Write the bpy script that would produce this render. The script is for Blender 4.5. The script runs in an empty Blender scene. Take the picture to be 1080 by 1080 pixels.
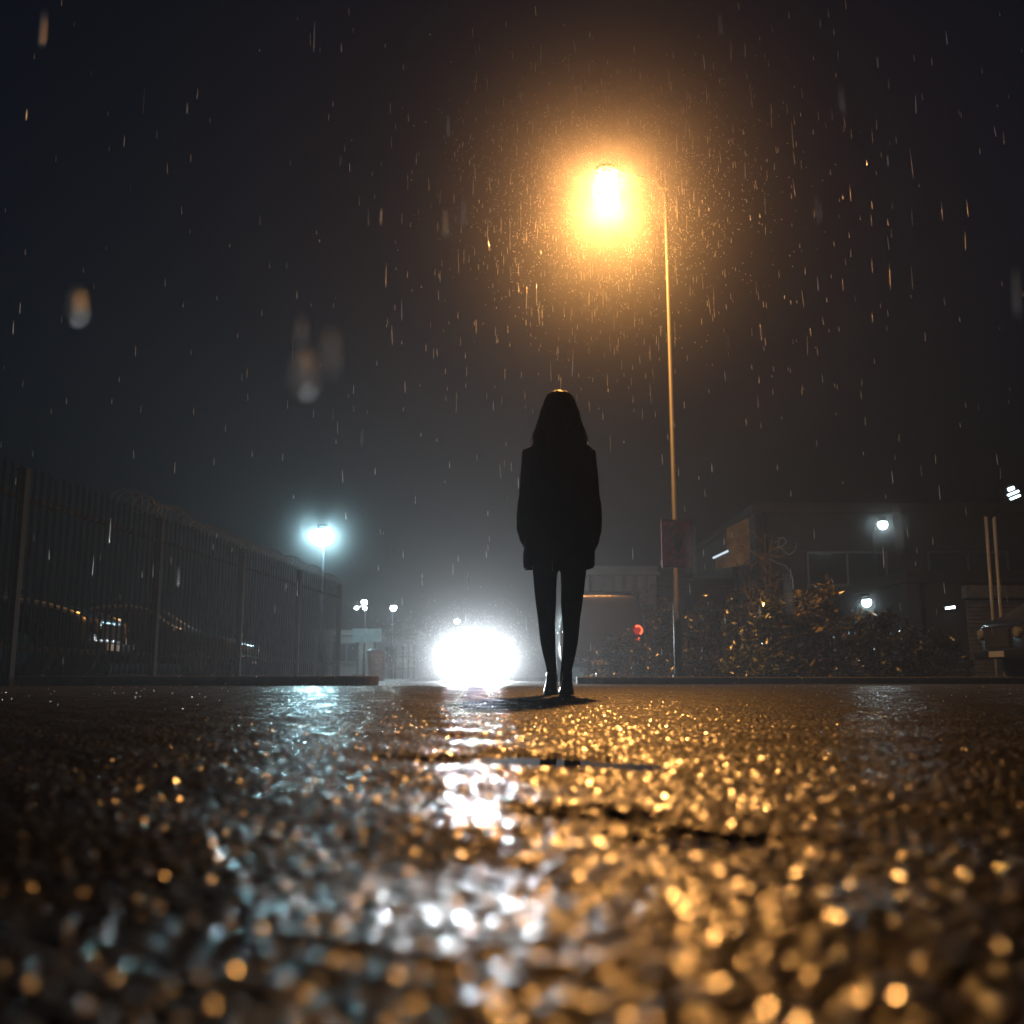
import bpy, bmesh, math, random
import numpy as np
from mathutils import Vector, Matrix, noise

R = math.radians
PI = math.pi
random.seed(7)
rng = np.random.default_rng(7)
scn = bpy.context.scene
COL = scn.collection

# ------------------------------------------------------------------ camera
F = 1040.0
TILT = R(9.5)
CAM_H = 0.10
cd = bpy.data.cameras.new("camera")
cam = bpy.data.objects.new("camera", cd)
COL.objects.link(cam)
cam.location = (0, 0, CAM_H)
cam.rotation_euler = (R(90) + TILT, 0, 0)
cd.sensor_width = 36
cd.lens = 36 * F / 1080
cd.clip_start = 0.02
cd.clip_end = 2000
cd.dof.use_dof = True
cd.dof.focus_distance = 5.3
cd.dof.aperture_fstop = (cd.lens / 1000) / 0.0080
cd.dof.aperture_blades = 0
scn.camera = cam


def at(px, py, Y):
    """world point at depth Y seen at pixel (px, py) of the 1080 photograph"""
    u = (px - 540) / F
    v = (540 - py) / F
    dy = math.cos(TILT) - v * math.sin(TILT)
    dz = math.sin(TILT) + v * math.cos(TILT)
    k = Y / dy
    return Vector((u * k, Y, CAM_H + dz * k))


# ------------------------------------------------------------------ render
scn.render.engine = "CYCLES"
c = scn.cycles
c.use_denoising = True
try:
    c.denoiser = "OPENIMAGEDENOISE"
    c.denoising_input_passes = "RGB_ALBEDO_NORMAL"
    c.denoising_prefilter = "ACCURATE"
except Exception:
    pass
c.use_adaptive_sampling = False
c.max_bounces = 5
c.diffuse_bounces = 2
c.glossy_bounces = 3
c.transmission_bounces = 3
c.volume_bounces = 0
c.transparent_max_bounces = 6
c.caustics_reflective = False
c.caustics_refractive = False
c.sample_clamp_direct = 0
c.sample_clamp_indirect = 3
c.use_light_tree = True
c.volume_step_rate = 1.0
c.volume_max_steps = 256
scn.view_settings.view_transform = "Standard"
scn.view_settings.look = "None"
scn.view_settings.exposure = 0.0
scn.view_settings.gamma = 1.0

# ------------------------------------------------------------------ world: last light of a night sky
w = bpy.data.worlds.new("World")
scn.world = w
w.use_nodes = True
nt = w.node_tree
nt.nodes.clear()
sky = nt.nodes.new("ShaderNodeTexSky")
sky.sky_type = "NISHITA"
sky.sun_disc = False
sky.ozone_density = 3.0
sky.sun_elevation = R(-3.0)
sky.sun_rotation = R(200)
bg = nt.nodes.new("ShaderNodeBackground")
bg.inputs["Strength"].default_value = 0.13
wo = nt.nodes.new("ShaderNodeOutputWorld")
tint = nt.nodes.new("ShaderNodeMix")          # the night sky is bluer than the model's dusk
tint.data_type = "RGBA"
tint.blend_type = "MULTIPLY"
tint.inputs[0].default_value = 1.0
tint.inputs[7].default_value = (0.04, 1.0, 0.85, 1)
nt.links.new(sky.outputs[0], tint.inputs[6])
nt.links.new(tint.outputs[2], bg.inputs[0])
nt.links.new(bg.outputs[0], wo.inputs[0])


# ------------------------------------------------------------------ materials
def mat(name, col, rough=0.6, metal=0.0, coat=0.0, coat_rough=0.1, var=0.25, scale=6.0, bump=0.0,
        bscale=40.0, spec=0.5, emit=None, estr=0.0):
    m = bpy.data.materials.new(name)
    m.use_nodes = True
    n = m.node_tree
    p = n.nodes["Principled BSDF"]
    p.inputs["Roughness"].default_value = rough
    p.inputs["Metallic"].default_value = metal
    p.inputs["Coat Weight"].default_value = coat
    p.inputs["Coat Roughness"].default_value = coat_rough
    p.inputs["Coat IOR"].default_value = 1.33
    p.inputs["Specular IOR Level"].default_value = spec
    tc = n.nodes.new("ShaderNodeTexCoord")
    if var > 0:
        t = n.nodes.new("ShaderNodeTexNoise")
        t.inputs["Scale"].default_value = scale
        t.inputs["Detail"].default_value = 6
        r = n.nodes.new("ShaderNodeValToRGB")
        r.color_ramp.elements[0].position = 0.3
        r.color_ramp.elements[1].position = 0.7
        r.color_ramp.elements[0].color = [x * (1 - var) for x in col] + [1]
        r.color_ramp.elements[1].color = [min(1, x * (1 + var)) for x in col] + [1]
        n.links.new(tc.outputs["Object"], t.inputs["Vector"])
        n.links.new(t.outputs["Fac"], r.inputs[0])
        n.links.new(r.outputs[0], p.inputs["Base Color"])
    else:
        p.inputs["Base Color"].default_value = list(col) + [1]
    if bump > 0:
        t2 = n.nodes.new("ShaderNodeTexNoise")
        t2.inputs["Scale"].default_value = bscale
        t2.inputs["Detail"].default_value = 4
        b = n.nodes.new("ShaderNodeBump")
        b.inputs["Strength"].default_value = 0.6
        b.inputs["Distance"].default_value = bump
        n.links.new(tc.outputs["Object"], t2.inputs["Vector"])
        n.links.new(t2.outputs["Fac"], b.inputs["Height"])
        n.links.new(b.outputs[0], p.inputs["Normal"])
    if emit:
        p.inputs["Emission Color"].default_value = list(emit) + [1]
        p.inputs["Emission Strength"].default_value = estr
    return m


def emitter(name, col, strength):
    m = bpy.data.materials.new(name)
    m.use_nodes = True
    n = m.node_tree
    n.nodes.clear()
    e = n.nodes.new("ShaderNodeEmission")
    e.inputs[0].default_value = list(col) + [1]
    e.inputs[1].default_value = strength
    o = n.nodes.new("ShaderNodeOutputMaterial")
    n.links.new(e.outputs[0], o.inputs[0])
    return m


# ------------------------------------------------------------------ object helpers
def tag(o, label, cat, group=None, kind=None):
    if kind:
        o["kind"] = kind
        if label:
            o["label"] = label
        if kind == "stuff" and cat:
            o["category"] = cat
        return o
    o["label"] = label
    o["category"] = cat
    if group:
        o["group"] = group
    return o


def empty(name, loc=(0, 0, 0), rz=0.0):
    o = bpy.data.objects.new(name, None)
    COL.objects.link(o)
    o.location = loc
    o.rotation_euler = (0, 0, rz)
    o.empty_display_size = 0.2
    return o


def obj(name, bm, m, parent=None, smooth=False, loc=None):
    me = bpy.data.meshes.new(name)
    bm.normal_update()
    bm.to_mesh(me)
    bm.free()
    if smooth:
        me.polygons.foreach_set("use_smooth", [True] * len(me.polygons))
    me.materials.append(m)
    o = bpy.data.objects.new(name, me)
    COL.objects.link(o)
    if parent:
        o.parent = parent
    if loc is not None:
        o.location = loc
    return o


def copy_tree(o, parent=None):
    n = o.copy()
    COL.objects.link(n)
    if parent:
        n.parent = parent
    for ch in list(o.children):
        copy_tree(ch, n)
    return n


def box(bm, x0, x1, y0, y1, z0, z1, bev=0.0, mtx=None):
    r = bmesh.ops.create_cube(bm, size=1)
    vs = r["verts"]
    bmesh.ops.scale(bm, vec=(x1 - x0, y1 - y0, z1 - z0), verts=vs)
    bmesh.ops.translate(bm, vec=((x0 + x1) / 2, (y0 + y1) / 2, (z0 + z1) / 2), verts=vs)
    if bev > 0:
        es = list({e for v in vs for e in v.link_edges})
        g = bmesh.ops.bevel(bm, geom=es, offset=bev, segments=2, affect="EDGES", profile=0.6)
        vs = list({v for f in g["faces"] for v in f.verts} | {v for v in vs if v.is_valid})
    if mtx is not None:
        bmesh.ops.transform(bm, matrix=mtx, verts=vs)
    return vs


def tube(bm, pts, rad, seg=8, cap=True):
    """a round tube along pts; rad a number or a list"""
    pts = [Vector(p) for p in pts]
    if not isinstance(rad, (list, tuple)):
        rad = [rad] * len(pts)
    rings = []
    x = None
    for i, p in enumerate(pts):
        a = pts[max(0, i - 1)]
        b = pts[min(len(pts) - 1, i + 1)]
        t = (b - a).normalized()
        if x is None:
            x = t.cross(Vector((0, 1, 0)))
            if x.length < 0.2:
                x = t.cross(Vector((0, 0, 1)))
        else:
            x = x - t * x.dot(t)          # carry the frame along so that the ring never flips
        x.normalize()
        y = t.cross(x).normalized()
        rings.append([bm.verts.new(p + rad[i] * (math.cos(2 * PI * k / seg) * x + math.sin(2 * PI * k / seg) * y))
                      for k in range(seg)])
    for r0, r1 in zip(rings, rings[1:]):
        for k in range(seg):
            bm.faces.new((r0[k], r0[(k + 1) % seg], r1[(k + 1) % seg], r1[k]))
    if cap:
        bm.faces.new(rings[0][::-1])
        bm.faces.new(rings[-1])
    return rings


def loft(bm, rings, seg=24, cap=True):
    """rings: (cx, cy, z, rx, ry[, squareness])"""
    rr = []
    for q in rings:
        cx, cy, z, rx, ry = q[:5]
        e = q[5] if len(q) > 5 else 2.0
        vs = []
        for k in range(seg):
            a = 2 * PI * k / seg
            ca, sa = math.cos(a), math.sin(a)
            x = math.copysign(abs(ca) ** (2 / e), ca) * rx
            y = math.copysign(abs(sa) ** (2 / e), sa) * ry
            vs.append(bm.verts.new((cx + x, cy + y, z)))
        rr.append(vs)
    for r0, r1 in zip(rr, rr[1:]):
        for k in range(seg):
            bm.faces.new((r0[k], r0[(k + 1) % seg], r1[(k + 1) % seg], r1[k]))
    if cap:
        bm.faces.new(rr[0][::-1])
        bm.faces.new(rr[-1])
    return rr


def lathe(bm, prof, axis="Z", seg=20, mtx=None):
    rr = []
    for (r, z) in prof:
        ring = []
        for k in range(seg):
            a = 2 * PI * k / seg
            v = Vector((r * math.cos(a), r * math.sin(a), z))
            if axis == "Y":
                v = Vector((v.x, v.z, v.y))
            if mtx is not None:
                v = mtx @ v
            ring.append(bm.verts.new(v))
        rr.append(ring)
    for r0, r1 in zip(rr, rr[1:]):
        for k in range(seg):
            bm.faces.new((r0[k], r0[(k + 1) % seg], r1[(k + 1) % seg], r1[k]))
    bm.faces.new(rr[0][::-1])
    bm.faces.new(rr[-1])
    bmesh.ops.recalc_face_normals(bm, faces=bm.faces)


def remeshed(name, bm, m, parent, voxel, smooth_it=4, post=None):
    """fuse overlapping closed shapes of bm into one continuous surface"""
    bmesh.ops.recalc_face_normals(bm, faces=bm.faces)
    tmp = obj(name, bm, m)
    md = tmp.modifiers.new("r", "REMESH")
    md.mode = "VOXEL"
    md.voxel_size = voxel
    ms = tmp.modifiers.new("s", "SMOOTH")
    ms.iterations = smooth_it
    ms.factor = 0.5
    dg = bpy.context.evaluated_depsgraph_get()
    me = bpy.data.meshes.new_from_object(tmp.evaluated_get(dg))
    me.name = name
    bpy.data.objects.remove(tmp)
    if post:
        for v in me.vertices:
            v.co = post(v.co.copy())
    me.polygons.foreach_set("use_smooth", [True] * len(me.polygons))
    me.materials.clear()
    me.materials.append(m)
    o = bpy.data.objects.new(name, me)
    COL.objects.link(o)
    o.name = name
    o.parent = parent
    return o


def np_mesh(name, co, quads, m, smooth=True):
    me = bpy.data.meshes.new(name)
    me.vertices.add(len(co))
    me.vertices.foreach_set("co", co.astype(np.float32).ravel())
    me.loops.add(quads.size)
    me.loops.foreach_set("vertex_index", quads.astype(np.int32).ravel())
    me.polygons.add(len(quads))
    k = quads.shape[1]
    me.polygons.foreach_set("loop_start", np.arange(0, quads.size, k, dtype=np.int32))
    me.polygons.foreach_set("use_smooth", np.full(len(quads), smooth))
    me.update(calc_edges=True)
    me.materials.append(m)
    o = bpy.data.objects.new(name, me)
    COL.objects.link(o)
    return o


# ------------------------------------------------------------------ wet asphalt
FAR_Y = 11.2


def asphalt_material(name, bump):
    m = bpy.data.materials.new(name)
    m.use_nodes = True
    n = m.node_tree
    p = n.nodes["Principled BSDF"]
    tc = n.nodes.new("ShaderNodeTexCoord")
    t = n.nodes.new("ShaderNodeTexNoise")
    t.inputs["Scale"].default_value = 60
    t.inputs["Detail"].default_value = 3
    r = n.nodes.new("ShaderNodeValToRGB")
    r.color_ramp.elements[0].position = 0.35
    r.color_ramp.elements[1].position = 0.7
    r.color_ramp.elements[0].color = (0.006, 0.006, 0.007, 1)
    r.color_ramp.elements[1].color = (0.022, 0.022, 0.021, 1)
    n.links.new(tc.outputs["Object"], t.inputs["Vector"])
    n.links.new(t.outputs["Fac"], r.inputs[0])
    n.links.new(r.outputs[0], p.inputs["Base Color"])
    p.inputs["Roughness"].default_value = 0.5
    p.inputs["Specular IOR Level"].default_value = 0.03
    p.inputs["Coat Roughness"].default_value = 0.15
    p.inputs["Coat IOR"].default_value = 2.7
    if not bump:
        wet = n.nodes.new("ShaderNodeAttribute")
        wet.attribute_name = "wet"
        n.links.new(wet.outputs["Fac"], p.inputs["Coat Weight"])
    else:
        p.inputs["Coat Weight"].default_value = 0.10
    if bump:
        # each chipping is a low dome: its normal follows from where on the stone the point lies
        def vor(scale):
            vo = n.nodes.new("ShaderNodeTexVoronoi")
            vo.feature = "F1"
            vo.inputs["Scale"].default_value = scale
            n.links.new(tc.outputs["Object"], vo.inputs["Vector"])
            return vo
        def vmath(op, a_, b_):
            q = n.nodes.new("ShaderNodeVectorMath")
            q.operation = op
            n.links.new(a_, q.inputs[0])
            if isinstance(b_, tuple):
                q.inputs[1].default_value = b_
            elif b_ is not None:
                n.links.new(b_, q.inputs[1])
            return q.outputs[0]
        vo = vor(95)
        dome = vmath("MULTIPLY", vmath("SUBTRACT", tc.outputs["Object"], vo.outputs["Position"]), (58.0, 58.0, 0.0))
        rnd = vmath("MULTIPLY", vmath("SUBTRACT", vo.outputs["Color"], (0.5, 0.5, 0.5)), (0.34, 0.34, 0.0))
        nn = vmath("NORMALIZE", vmath("ADD", vmath("ADD", dome, rnd), (0.0, 0.0, 1.0)), None)
        n.links.new(nn, p.inputs["Normal"])
        n.links.new(nn, p.inputs["Coat Normal"])
    return m


M_road_near = asphalt_material("wet_asphalt_stones", False)
M_road = asphalt_material("wet_asphalt", True)


def puddle_depth(x, y):
    """0 outside puddles, up to 1 in their middle: where the road dips"""
    def blob(cx, cy, rx, ry, rot=0.0, k=1.0):
        dx, dy = x - cx, y - cy
        ca, sa = math.cos(rot), math.sin(rot)
        ux = (dx * ca + dy * sa) / rx
        uy = (-dx * sa + dy * ca) / ry
        wob = 0.16 * np.sin(ux * 5.1 + uy * 2.3 + cx * 9) + 0.12 * np.sin(uy * 6.7 - ux * 3.9) + 0.07 * np.sin(ux * 13 + uy * 11)
        return np.clip((1.15 - np.sqrt(ux * ux + uy * uy) + wob) * 1.3, 0, 1) * k
    d = blob(0.075, 1.20, 0.19, 0.10, -0.12)
    d = np.maximum(d, blob(-0.06, 1.265, 0.11, 0.03, 0.0, 0.9))
    d = np.maximum(d, blob(0.06, 0.735, 0.06, 0.035, -0.35))
    d = np.maximum(d, blob(0.125, 0.635, 0.065, 0.033, -0.25))
    d = np.maximum(d, blob(-0.062, 0.765, 0.018, 0.02, 0.3))
    return d


def stones(x, y):
    """height of the stone surface, low tilted caps of packed chippings, and how wet each chipping is"""
    h = np.full(x.shape, -0.0035)
    wet = np.zeros(x.shape)
    for pitch, foot, amp, seed in ((0.0090, 0.0068, 0.0, 3), (0.0052, 0.0039, -0.0006, 11)):
        ix = np.floor(x / pitch).astype(np.int64)
        iy = np.floor(y / pitch).astype(np.int64)
        for oy in (-1, 0, 1):
            for ox in (-1, 0, 1):
                jx, jy = ix + ox, iy + oy
                def h01(q):
                    v = (jx * 73856093) ^ (jy * 19349663) ^ ((seed + q * 7) * 83492791)
                    v = (v ^ (v >> 13)) * 1274126177
                    v = (v ^ (v >> 16)) & 0xFFFF
                    return v / 65536.0
                a, b, cc, dd, ee, t1, t2, wt = (h01(q) for q in range(8))
                px = (jx + 0.5 + (a - 0.5) * 0.9) * pitch
                py = (jy + 0.5 + (b - 0.5) * 0.9) * pitch
                ft = foot * (0.55 + 0.6 * cc)
                rr = ft * (1.7 + 2.0 * ee)
                top = amp + 0.0020 * (dd - 0.5)
                el = 0.7 + 0.6 * ee
                dx, dy = x - px, y - py
                d2 = dx * dx * el + dy * dy / el
                tilt = (dx * (t1 - 0.5) + dy * (t2 - 0.5)) * 0.5
                cap = top + tilt - (rr - np.sqrt(np.maximum(rr * rr - d2, 0)))
                ok = (d2 < ft * ft) & (cap > h)
                h = np.where(ok, cap, h)
                wet = np.where(ok, np.clip((wt - 0.46) * 2.5, 0.0, 1), wet)
    return h, wet


def build_road():
    N, rows = 1600, 2100
    g = np.linspace(0, 1, rows)
    a, b = 0.55, 0.66
    d0, d1 = 0.10, FAR_Y
    d = ((a + b * d0) * ((a + b * d1) / (a + b * d0)) ** g - a) / b
    u = np.linspace(-1, 1, N)
    Y = np.repeat(d[:, None], N, 1)
    X = u[None, :] * (a + b * Y)
    jit = (a + b * Y) / N
    X = X + (rng.random(X.shape) - 0.5) * jit * 0.5
    h, wet = stones(X, Y)
    # wetter and drier patches
    pt = (np.sin(X * 7.3 + 1.9 * np.sin(Y * 3.1) + 0.6) * np.sin(Y * 5.2 + 1.4 * np.sin(X * 5.7) + 2.1)
          + 0.6 * np.sin(X * 19.0 - Y * 11.0 + 2 * np.sin(Y * 9)) * np.sin(Y * 16.0 + X * 7.0))
    wet = wet * np.clip(0.86 + 0.55 * pt, 0.08, 1.15)
    h = h + (rng.random(X.shape) - 0.5) * (np.minimum(0.0004, jit * 0.07) + jit * 0.6 * np.clip((Y - 1.8) / 3, 0, 1))
    und = 0.0016 * np.sin(X * 9.1 + Y * 3.3) + 0.0012 * np.sin(Y * 17.0 - X * 6.2 + 1.3) + 0.0009 * np.sin(X * 31 + Y * 23)
    dip = puddle_depth(X, Y)
    edge = np.clip((FAR_Y - Y) / 1.0, 0, 1)
    Z = 0.003 + (h + und) * (0.35 + 0.65 * edge) - 0.0085 * dip
    Z[-1, :] = 0.0
    Z[0, :] = -0.004
    Z[:, 0] = -0.004
    Z[:, -1] = -0.004
    co = np.stack([X, Y, Z], -1).reshape(-1, 3)
    i = np.arange(rows - 1)[:, None] * N + np.arange(N - 1)[None, :]
    q = np.stack([i, i + 1, i + 1 + N, i + N], -1).reshape(-1, 4)
    o = np_mesh("road_surface", co, q, M_road_near)
    at_ = o.data.attributes.new("wet", "FLOAT", "POINT")
    at_.data.foreach_set("value", wet.astype(np.float32).ravel())
    tag(o, None, None, kind="structure")
    # the rest of the road: one sheet to the horizon with a hole where the stones are modelled
    bm = bmesh.new()
    wn, wf = a + b * d0, a + b * d1
    inner = [(-wn, d0), (wn, d0), (wf, d1), (-wf, d1)]
    outer = [(-300, -40), (300, -40), (300, 300), (-300, 300)]
    iv = [bm.verts.new((x, y, 0.0)) for x, y in inner]
    ov = [bm.verts.new((x, y, 0.0)) for x, y in outer]
    for k in range(4):
        bm.faces.new((ov[k], ov[(k + 1) % 4], iv[(k + 1) % 4], iv[k]))
    tag(obj("road", bm, M_road), None, None, kind="structure")


build_road()

M_water = bpy.data.materials.new("puddle_water")
M_water.use_nodes = True
_p = M_water.node_tree.nodes["Principled BSDF"]
_p.inputs["Base Color"].default_value = (0.006, 0.007, 0.008, 1)
_p.inputs["Roughness"].default_value = 0.03
_p.inputs["IOR"].default_value = 1.33
_tc = M_water.node_tree.nodes.new("ShaderNodeTexCoord")
_n = M_water.node_tree.nodes.new("ShaderNodeTexNoise")
_n.inputs["Scale"].default_value = 22
_b = M_water.node_tree.nodes.new("ShaderNodeBump")
_b.inputs["Distance"].default_value = 0.0006
_b.inputs["Strength"].default_value = 0.4
M_water.node_tree.links.new(_tc.outputs["Object"], _n.inputs["Vector"])
M_water.node_tree.links.new(_n.outputs["Fac"], _b.inputs["Height"])
M_water.node_tree.links.new(_b.outputs[0], _p.inputs["Normal"])


def puddle(cx, cy, rx, ry):
    bm = bmesh.new()
    vs = []
    for k in range(40):
        a = 2 * PI * k / 40
        vs.append(bm.verts.new((cx + math.cos(a) * rx, cy + math.sin(a) * ry, -0.0022)))
    bm.faces.new(vs)
    tag(obj("puddle_water", bm, M_water), None, None, kind="structure")


puddle(0.06, 1.21, 0.32, 0.17)
puddle(0.09, 0.69, 0.17, 0.115)
puddle(-0.062, 0.765, 0.04, 0.045)

# ------------------------------------------------------------------ haze
def build_haze():
    bm = bmesh.new()
    box(bm, -305, 305, -45, 305, -1.0, 8.9)
    m = bpy.data.materials.new("haze")
    m.use_nodes = True
    n = m.node_tree
    n.nodes.clear()
    v = n.nodes.new("ShaderNodeVolumePrincipled")
    v.inputs["Color"].default_value = (0.92, 0.95, 1.0, 1)
    v.inputs["Density"].default_value = 0.0010
    v.inputs["Anisotropy"].default_value = 0.6
    v.inputs["Density Attribute"].default_value = ""
    v.inputs["Temperature Attribute"].default_value = ""
    v.inputs["Color Attribute"].default_value = ""
    o = n.nodes.new("ShaderNodeOutputMaterial")
    n.links.new(v.outputs[0], o.inputs["Volume"])
    try:
        m.cycles.homogeneous_volume = True
    except Exception:
        pass
    h = obj("haze", bm, m)
    tag(h, None, None, kind="stuff")


build_haze()


def halo_mist(center, s, rad, k, squash=1.0, core=0.0):
    """vapour put in about a lamp to imitate lens bloom: its density thins out from the middle"""
    bm = bmesh.new()
    bmesh.ops.create_icosphere(bm, subdivisions=3, radius=rad)
    bmesh.ops.scale(bm, vec=(1, 1, squash), verts=bm.verts)
    m = bpy.data.materials.new("halo_mist")
    m.use_nodes = True
    n = m.node_tree
    n.nodes.clear()
    tc = n.nodes.new("ShaderNodeTexCoord")
    sc = n.nodes.new("ShaderNodeVectorMath")
    sc.operation = "MULTIPLY"
    sc.inputs[1].default_value = (1 / s, 1 / s, 1 / s / squash)
    dp = n.nodes.new("ShaderNodeVectorMath")
    dp.operation = "DOT_PRODUCT"
    n.links.new(tc.outputs["Object"], sc.inputs[0])
    n.links.new(sc.outputs[0], dp.inputs[0])
    n.links.new(sc.outputs[0], dp.inputs[1])
    mu = n.nodes.new("ShaderNodeMath")
    mu.operation = "MULTIPLY"
    mu.inputs[1].default_value = -1.0
    n.links.new(dp.outputs["Value"], mu.inputs[0])
    ex = n.nodes.new("ShaderNodeMath")
    ex.operation = "EXPONENT"
    n.links.new(mu.outputs[0], ex.inputs[0])
    pw = n.nodes.new("ShaderNodeMath")
    pw.operation = "POWER"
    pw.inputs[1].default_value = 6.0
    n.links.new(ex.outputs[0], pw.inputs[0])
    ad = n.nodes.new("ShaderNodeMath")
    ad.operation = "MULTIPLY_ADD"
    ad.inputs[1].default_value = core
    n.links.new(pw.outputs[0], ad.inputs[0])
    n.links.new(ex.outputs[0], ad.inputs[2])
    de = n.nodes.new("ShaderNodeMath")
    de.operation = "MULTIPLY"
    de.inputs[1].default_value = k
    n.links.new(ad.outputs[0], de.inputs[0])
    v = n.nodes.new("ShaderNodeVolumePrincipled")
    v.inputs["Color"].default_value = (0.95, 0.95, 0.95, 1)
    v.inputs["Anisotropy"].default_value = 0.2
    v.inputs["Density Attribute"].default_value = ""
    v.inputs["Temperature Attribute"].default_value = ""
    v.inputs["Color Attribute"].default_value = ""
    n.links.new(de.outputs[0], v.inputs["Density"])
    o = n.nodes.new("ShaderNodeOutputMaterial")
    n.links.new(v.outputs[0], o.inputs["Volume"])
    h = obj("halo_mist", bm, m, None, False, center)
    tag(h, None, None, kind="stuff")

# ------------------------------------------------------------------ common materials
M_steel = mat("galvanised_steel", (0.30, 0.31, 0.32), rough=0.38, metal=0.7, scale=9)
M_dark_steel = mat("dark_painted_steel", (0.005, 0.006, 0.008), rough=0.75, scale=12, spec=.05)
M_black_rubber = mat("rubber", (0.010, 0.010, 0.011), rough=0.8, spec=.12)
M_concrete = mat("wet_concrete", (0.05, 0.05, 0.048), rough=0.8, spec=.2, coat_rough=0.15, bump=0.004, bscale=30)
M_paving = mat("wet_paving", (0.07, 0.068, 0.066), rough=0.35, coat=0.6, coat_rough=0.2, bump=0.004, bscale=25)
M_soil = mat("wet_soil_and_grass", (0.035, 0.038, 0.022), rough=0.8, bump=0.03, bscale=14, var=0.5)
M_chrome = mat("rim_alloy", (0.45, 0.46, 0.47), rough=0.25, metal=1.0, var=0.1)
M_glint_bar = mat("glint_bar_metal", (0.75, 0.76, 0.77), rough=0.42, metal=1.0, var=0.1)
M_glass_dark = mat("car_glass", (0.01, 0.011, 0.013), rough=0.05, coat=1.0, coat_rough=0.03, var=0)
M_plate = mat("number_plate", (0.18, 0.18, 0.17), rough=0.5, var=0.1)

# ------------------------------------------------------------------ verge and pavement
def slab(name, poly, z0, z1, m, kerb_m=None, kerb_w=0.14):
    bm = bmesh.new()
    lo = [bm.verts.new((x, y, z0)) for x, y in poly]
    hi = [bm.verts.new((x, y, z1)) for x, y in poly]
    n = len(poly)
    bm.faces.new(hi)
    for k in range(n):
        bm.faces.new((lo[k], lo[(k + 1) % n], hi[(k + 1) % n], hi[k]))
    bmesh.ops.recalc_face_normals(bm, faces=bm.faces)
    o = obj(name, bm, m)
    tag(o, None, None, kind="structure")
    return o


def kerb_run(name, pts, z1, width=0.15, left=True, stone=0.91):
    """kerb stones along a polyline (outer top edge pts); joints are real gaps"""
    bm = bmesh.new()
    for p, q in zip(pts, pts[1:]):
        p, q = Vector((p[0], p[1], 0)), Vector((q[0], q[1], 0))
        d = q - p
        L = d.length
        n = max(1, round(L / stone))
        ang = math.atan2(d.y, d.x)
        for k in range(n):
            M = Matrix.Translation(p) @ Matrix.Rotation(ang, 4, "Z")
            x0, x1 = L * k / n + 0.003, L * (k + 1) / n - 0.003
            dz = random.uniform(-0.003, 0.003)
            y0, y1 = (0, width) if left else (-width, 0)
            box(bm, x0, x1, y0, y1, -0.02, z1 + dz, 0.012, M)
    o = obj(name, bm, M_concrete)
    tag(o, None, None, kind="structure")


# verge on the fence side
corner = []
for k in range(7):
    a = R(-90 + 15 * k)
    corner.append((-2.05 + 0.45 * math.cos(a), 12.0 + 0.45 * math.sin(a)))
vedge = [(-40, 11.55)] + corner + [(-3.9, 27.0), (-10, 60)]
kerb_run("kerb", vedge, 0.112)
slab("verge", [(-40, 11.70), (-2.05, 11.70), (-1.77, 12.0), (-4.05, 27.0), (-10.2, 60), (-40, 60)], -0.05, 0.10, M_soil)
# pavement and forecourt on the lamp side
pc = []
for k in range(7):
    a = R(180 + 15 * k)
    pc.append((1.45 + 0.5 * math.cos(a), 14.9 + 0.5 * math.sin(a)))
pedge = [(7.3, 62), (0.95, 14.9)] + pc[1:] + [(45, 14.4)]
kerb_run("kerb", pedge, 0.10)
slab("pavement", [(7.45, 62), (1.10, 14.9), (1.5, 14.55), (45, 14.55), (45, 62)], -0.05, 0.094, M_paving)

# ------------------------------------------------------------------ lamps
SODIUM_W = 5600
HEAD_W = 5600
E_sodium = emitter("sodium_light", (1.0, 0.43, 0.12), 1650)
E_teal = emitter("mercury_light", (0.50, 0.88, 1.0), 800)
E_cool = emitter("cool_light", (0.70, 0.95, 1.0), 260)


def spot(name, loc, target, col, power, size, blend, radius, parent=None):
    ld = bpy.data.lights.new(name, "SPOT")
    ld.color = col
    ld.energy = power
    ld.spot_size = R(size)
    ld.spot_blend = blend
    ld.shadow_soft_size = radius
    o = bpy.data.objects.new(name, ld)
    COL.objects.link(o)
    o.rotation_euler = (Vector(target) - Vector(loc)).to_track_quat("-Z", "Y").to_euler()
    o.location = loc
    if parent:
        o.parent = parent
        o.matrix_parent_inverse = Matrix.Translation(parent.location).inverted()
    return o


def ico(bm, c, rx, ry, rz, sub=2):
    r = bmesh.ops.create_icosphere(bm, subdivisions=sub, radius=1)
    bmesh.ops.scale(bm, vec=(rx, ry, rz), verts=r["verts"])
    bmesh.ops.translate(bm, vec=c, verts=r["verts"])
    return r["verts"]


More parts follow.
